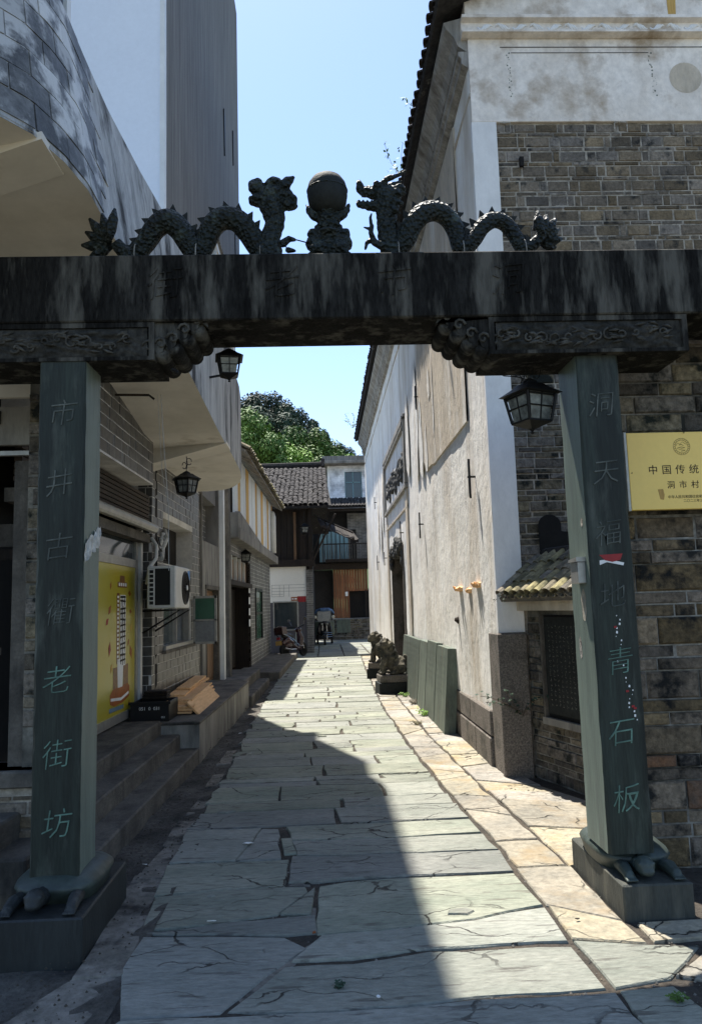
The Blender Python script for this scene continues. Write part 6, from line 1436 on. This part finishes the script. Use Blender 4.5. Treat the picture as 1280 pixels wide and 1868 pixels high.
# ================================================================== hill and trees
def hz(x, y):
    r = max(0, y-44)
    return -.3+min(r*.245, 15)+max(0, -x+2)*.10*min(1, r/25)+(max(0, min(1, (y-95)/60))*(max(0, 14-.35*max(x, -40))*.45))
sheet('hillside', 'hill', -90, 110, 42, 260, 60, 70, .8, .1, 0, prof=lambda x, y: hz(x, y))
def crown(name, mat, R, H, nl, size, shape, seed):
    rnd = random.Random(seed); mb = MB(); vs = []; fs = []
    cl = []
    for k in range(34 if shape == 'round' else 40):
        if shape == 'round':
            a = rnd.uniform(0, 2*PI); e = rnd.uniform(-.35, 1); rr = R*math.sqrt(max(.05, 1-e*e*.85))*rnd.uniform(.45, .95); c = Vector((rr*math.cos(a), rr*math.sin(a), H*.58+e*H*.38)); cr = R*rnd.uniform(.22, .42)
        else:
            f_ = k/40; a = k*2.4; rr = R*(1-f_)**.8*rnd.uniform(.3, .9); c = Vector((rr*math.cos(a), rr*math.sin(a), H*(.18+.80*f_))); cr = R*(.16+.30*(1-f_))
        cl.append((c, cr))
    for i in range(nl):
        c, cr = cl[rnd.randrange(len(cl))]
        d = Vector((rnd.gauss(0, 1), rnd.gauss(0, 1), rnd.gauss(0, 1))).normalized()
        p = c+d*cr*rnd.uniform(.55, 1.05); s = size*rnd.uniform(.6, 1.3)
        n = (d+Vector((rnd.gauss(0, .5), rnd.gauss(0, .5), rnd.gauss(0, .5)+.35))).normalized(); u = n.orthogonal().normalized(); u.rotate(Matrix.Rotation(rnd.uniform(0, 6.3), 3, n)); v = n.cross(u)
        o = len(vs); vs += [(p-u*s)[:], (p-v*s*.45+u*.1*s)[:], (p+u*s)[:], (p+v*s*.45)[:]]; fs.append((o, o+1, o+2, o+3))
    mb.add(vs, fs); me = bpy.data.meshes.new(name); me.from_pydata(mb.v, [], mb.f); me.materials.append(MAT[mat]); return me
CR = {('round', i): crown('crown', ('leaf_mid', 'leaf_mid', 'leaf')[i], 2.6, 7.5, 13000, .135, 'round', i) for i in range(3)}
CR.update({('dark', i): crown('crown', 'leaf_dark', 2.2, 8, 11000, .13, ('round', 'cone')[i], 10+i) for i in range(2)})
CR[('far', 0)] = crown('crown', 'leaf_dark', 2.6, 7, 2600, .34, 'round', 30); CR[('far', 1)] = crown('crown', 'leaf_mid', 2.6, 7, 2600, .34, 'round', 31)
tk = MB().tube([(0,0,-.6),(.05,.02,2),(-.03,.05,4),(.04,0,6)], [.22,.17,.12,.04], 8)
for k in range(6):
    a = k*1.1; z = 2.2+.5*k; tk.tube([(0,0,z),(1.0*math.cos(a),1.0*math.sin(a),z+.9),(1.7*math.cos(a),1.7*math.sin(a),z+1.7)], [.09,.06,.02], 5)
TK = tk.mesh('trunk', 'bark')
def tree(x, y, ztop, s, key, label):
    H = 7.3*s
    t = thing('hillside_tree', label, 'tree', (0, 0, 0), group='trees on the hillside'); WM[t.name] = Matrix()
    link('crown', CR[key], t); link('trunk', TK, t)
    z = ztop-H; place(t, (x, y, z), random.uniform(0, 6), s); return t
T = [(-4.3,44,12.5,.9,('round',0),'tall fresh green tree rising beside the balcony corner at the left of the gap'),
 (-3.9,47,10.2,.8,('round',1),'lower green tree at the left edge of the gap behind the dark roof'),
 (-2.4,46,11.2,.8,('round',2),'bright green tree left of centre over the dark tiled roof'),
 (-.9,48,12.4,.9,('round',0),'large mid green tree in the middle of the gap over the roof ridge'),
 (.2,47,10.8,.85,('round',1),'dense green tree just left of the white rooftop room'),
 (1.4,50,11.2,.8,('round',2),'yellow-green tree above the white rooftop room'),
 (2.6,52,10.7,.8,('round',2),'yellow-green bush tree touching the hall eave on the right'),
 (-1.8,52,11.8,.85,('round',1),'green tree behind and between the two biggest crowns'),
 (.6,58,12.9,.85,('round',0),'green tree half way up the slope right of centre'),
 (-6.4,62,18.2,1.25,('dark',0),'dark broad tree crowning the left end of the hill'),
 (-4.6,63,18.9,1.2,('dark',0),'tallest dark bushy tree on the hill skyline'),
 (-3.0,62,17.6,1.15,('dark',0),'dark rounded tree on the skyline right of the tallest one'),
 (-5.4,56,15.8,1.1,('dark',0),'dark tree below the skyline at the left'),
 (-3.2,57,15.6,1.0,('dark',0),'dark tree in the shade below the skyline crowns'),
 (-1.9,62,16.6,.95,('dark',1),'pointed dark conifer on the descending skyline'),
 (-.6,64,16.9,1.0,('dark',1),'slender dark conifer standing above the middle green tree'),
 (.4,70,17.3,1.0,('dark',1),'dark conifer right of the slender one on the skyline'),
 (1.7,75,17.0,1.0,('dark',0),'small dark crown far down the descending skyline')]
for a in T: tree(*a)
wd = {0: MB(), 1: MB()}
cr_v = {i: [v.co.copy() for v in CR[('far', i)].vertices] for i in (0, 1)}; cr_f = {i: [tuple(p.vertices) for p in CR[('far', i)].polygons] for i in (0, 1)}
for i in range(46):
    y = random.uniform(70, 150); x = random.uniform(-.06*y-4, .085*y+2); s_ = random.uniform(.9, 1.25)
    z = min(7+hz(x, y), 1.6+y*(.255-.0115*max(0, (x/y+.07)*90)))
    mm = Matrix.Translation((x, y, z-7.3*s_)) @ Matrix.Rotation(random.uniform(0, 6), 4, 'Z') @ Matrix.Scale(s_, 4)
    wd[i % 2].add([(mm @ v)[:] for v in cr_v[i % 2]], cr_f[i % 2])
for i in (0, 1):
    me = bpy.data.meshes.new('distant_woods'); me.from_pydata(wd[i].v, [], wd[i].f); me.materials.append(MAT[('leaf_dark', 'leaf_mid')[i]])
    link('distant_woods', me, None, label=('dark', 'lighter green')[i]+' tree crowns of the far wooded hillside behind the roofs', cat='woods', kind='stuff')
for (x, y, zt_), lab in zip(((3.2,80,16.6),(4.3,82,15.7),(5.2,84,15.2),(2.4,90,17.6)), ('dark crown on the low skyline just left of the hall eave', 'dark crown touching the hall eave on the low skyline', 'dark crown half hidden by the far hall eave', 'small dark crown farthest down the descending skyline')): tree(x, y, zt_, 1.1, ('far', 0), lab)

# ================================================================== small plants, litter
def weed(name, label, loc, n, L, s, mat='leaf', cat='plant', droop=.3, up=1, spread=1):
    t = thing(name, label, cat, loc); rnd = random.Random(sum(map(ord, label)) % 1000)
    st = MB(); lf = MB()
    for k in range(n):
        a = rnd.uniform(0, 2*PI); q = [Vector(loc)]
        d = Vector((math.cos(a)*spread, math.sin(a)*spread, up)).normalized()
        for j in range(5):
            q.append(q[-1]+d*L/5*rnd.uniform(.7, 1.2)); d = (d+Vector((0, 0, -droop/3))+Vector((rnd.gauss(0, .15), rnd.gauss(0, .15), 0))).normalized()
            for _ in range(3):
                c = q[-1]+Vector((rnd.gauss(0, s), rnd.gauss(0, s), rnd.gauss(0, s*.6))); u = Vector((rnd.gauss(0, 1), rnd.gauss(0, 1), rnd.gauss(0, .4))).normalized(); v = u.orthogonal().normalized()
                lf.add([(c-u*s)[:], (c+v*s*.5)[:], (c+u*s)[:], (c-v*s*.5)[:]], [(0,1,2,3)])
        st.tube(q, .0025 if L < .6 else .006, 4)
    st.build('stem', 'bark', t); lf.build('leaves', mat, t); return t
random.seed(99)
weed('eave_sapling', 'small leafy sapling growing out of the hall eave against the sky', (1.26, 10.2, 7.75), 4, .55, .035, droop=.1)
weed('eave_weed', 'tiny weed on the eave higher up towards the top of the picture', (1.24, 8.7, 7.75), 2, .2, .025, droop=.1)
weed('eave_weed', 'feathery weed on the far end of the hall eave above the green hill', (1.16, 26.6, 7.9), 5, .75, .05, mat='leaf_mid', droop=.3)
weed('wall_weed', 'bright green tuft growing at the foot of the second leaning slab', (1.40, 11.0, .0), 8, .13, .02)
weed('wall_weed', 'yellow-green moss tuft at the foot of the third leaning slab', (1.38, 12.3, .0), 10, .10, .018, mat='mosstile')
weed('wall_weed', 'low grass tuft at the far end of the leaning slabs by the lion', (1.36, 13.3, .0), 8, .1, .016)
weed('paving_weed', 'small green sprout in the crack at the bottom right of the paving', (1.36, 3.17, .0), 5, .035, .009, mat='leaf_mid')
weed('paving_weed', 'dry tuft in the margin paving before the plinth stones', (1.18, 10.2, .0), 6, .07, .014, mat='mosstile')
weed('corner_bramble', 'thin green bramble against the dark plinth at the building corner', (1.78, 7.0, .55), 6, .45, .022, mat='leaf_dark', droop=.5)
weed('canopy_twigs', 'dry dark twigs spilling from the left end of the little tiled canopy', (1.83, 7.0, 1.68), 9, .3, .012, mat='leaf_dark', droop=.5, spread=2, up=.2)
weed('slab_moss', 'dark moss tuft on the slate slab near the bottom of the picture', (.02, 3.42, .0), 6, .02, .008, mat='leaf_dark')
def scrap(label, x, y, w_, h_, rz, mat='paper', cat='litter'):
    n = 7; pts = [(w_*math.cos(2*PI*k/n)*random.uniform(.7, 1), h_*math.sin(2*PI*k/n)*random.uniform(.7, 1), .006+random.uniform(0, .012)) for k in range(n)]
    m_ = MB().add(pts+[(p[0]*.9, p[1]*.9, p[2]-.003) for p in pts], [tuple(range(n)), tuple(range(n, 2*n))[::-1]]+[(i, (i+1) % n, n+(i+1) % n, n+i) for i in range(n)]).mesh('litter', mat)
    link('paper_scrap', m_, None, label=label, cat=cat, loc=(x, y, .002), rot=(0, 0, rz))
scrap('crumpled white paper scrap lying on the second left slab of the shaded paving', -.555, 5.40, .045, .028, .3)
scrap('white pebble-like scrap in the dark gutter beside the steps', -1.17, 5.05, .018, .014, 0)
scrap('small white scrap in the gutter beside the concrete ledge', -1.12, 10.0, .03, .03, 0)
scrap('pale flake on the paving left of the paper scrap, farther up the alley', -.86, 8.6, .03, .02, 0)
scrap('white triangular scrap near the bottom edge of the sunlit paving', .18, 3.30, .012, .012, 0)
scrap('pale cigarette end on the seam of the shaded slabs at the left', -.62, 4.13, .028, .008, .3)
scrap('reddish cigarette end in the joint of the shaded slabs', -.09, 3.93, .010, .012, 0, 'orange')
scrap('dark leaf on the sunlit margin paving left of the right plinth', 1.22, 3.95, .018, .008, .4, 'darkwood')
gr = MB(); random.seed(5)
for k in range(900):
    x = random.uniform(-1.42, -.98); y = 3+random.random()**1.6*14; r = random.uniform(.002, .009)
    gr.add([(x-r, y, .0), (x, y-r, .0), (x+r, y, .0), (x, y+r, .0), (x, y, r*1.1)], [(0,1,4),(1,2,4),(2,3,4),(3,0,4)])
jt = MB(); ms = MB()
for k in range(5200):
    y = 2.6+random.random()**1.7*12; x = random.uniform(interp(XL, y), 1.62); r = random.uniform(.003, .009); z = -.012
    (ms if (random.random() < .10 and x > .6) else jt).add([(x-r, y, z), (x, y-r, z), (x+r, y, z), (x, y+r, z), (x, y, z+r)], [(0,1,4),(1,2,4),(2,3,4),(3,0,4)])
jt.build('joint_grit', 'cement', kind='stuff', label='grit and broken mortar lying in the paving joints', cat='grit')
ms.build('joint_moss', 'mosstile', kind='stuff', label='dry moss tufts in the joints of the right paving margin', cat='moss')
gr.build('gutter_rubble', 'dirt', kind='stuff', label='loose rubble and grit in the gutter along the steps', cat='rubble')
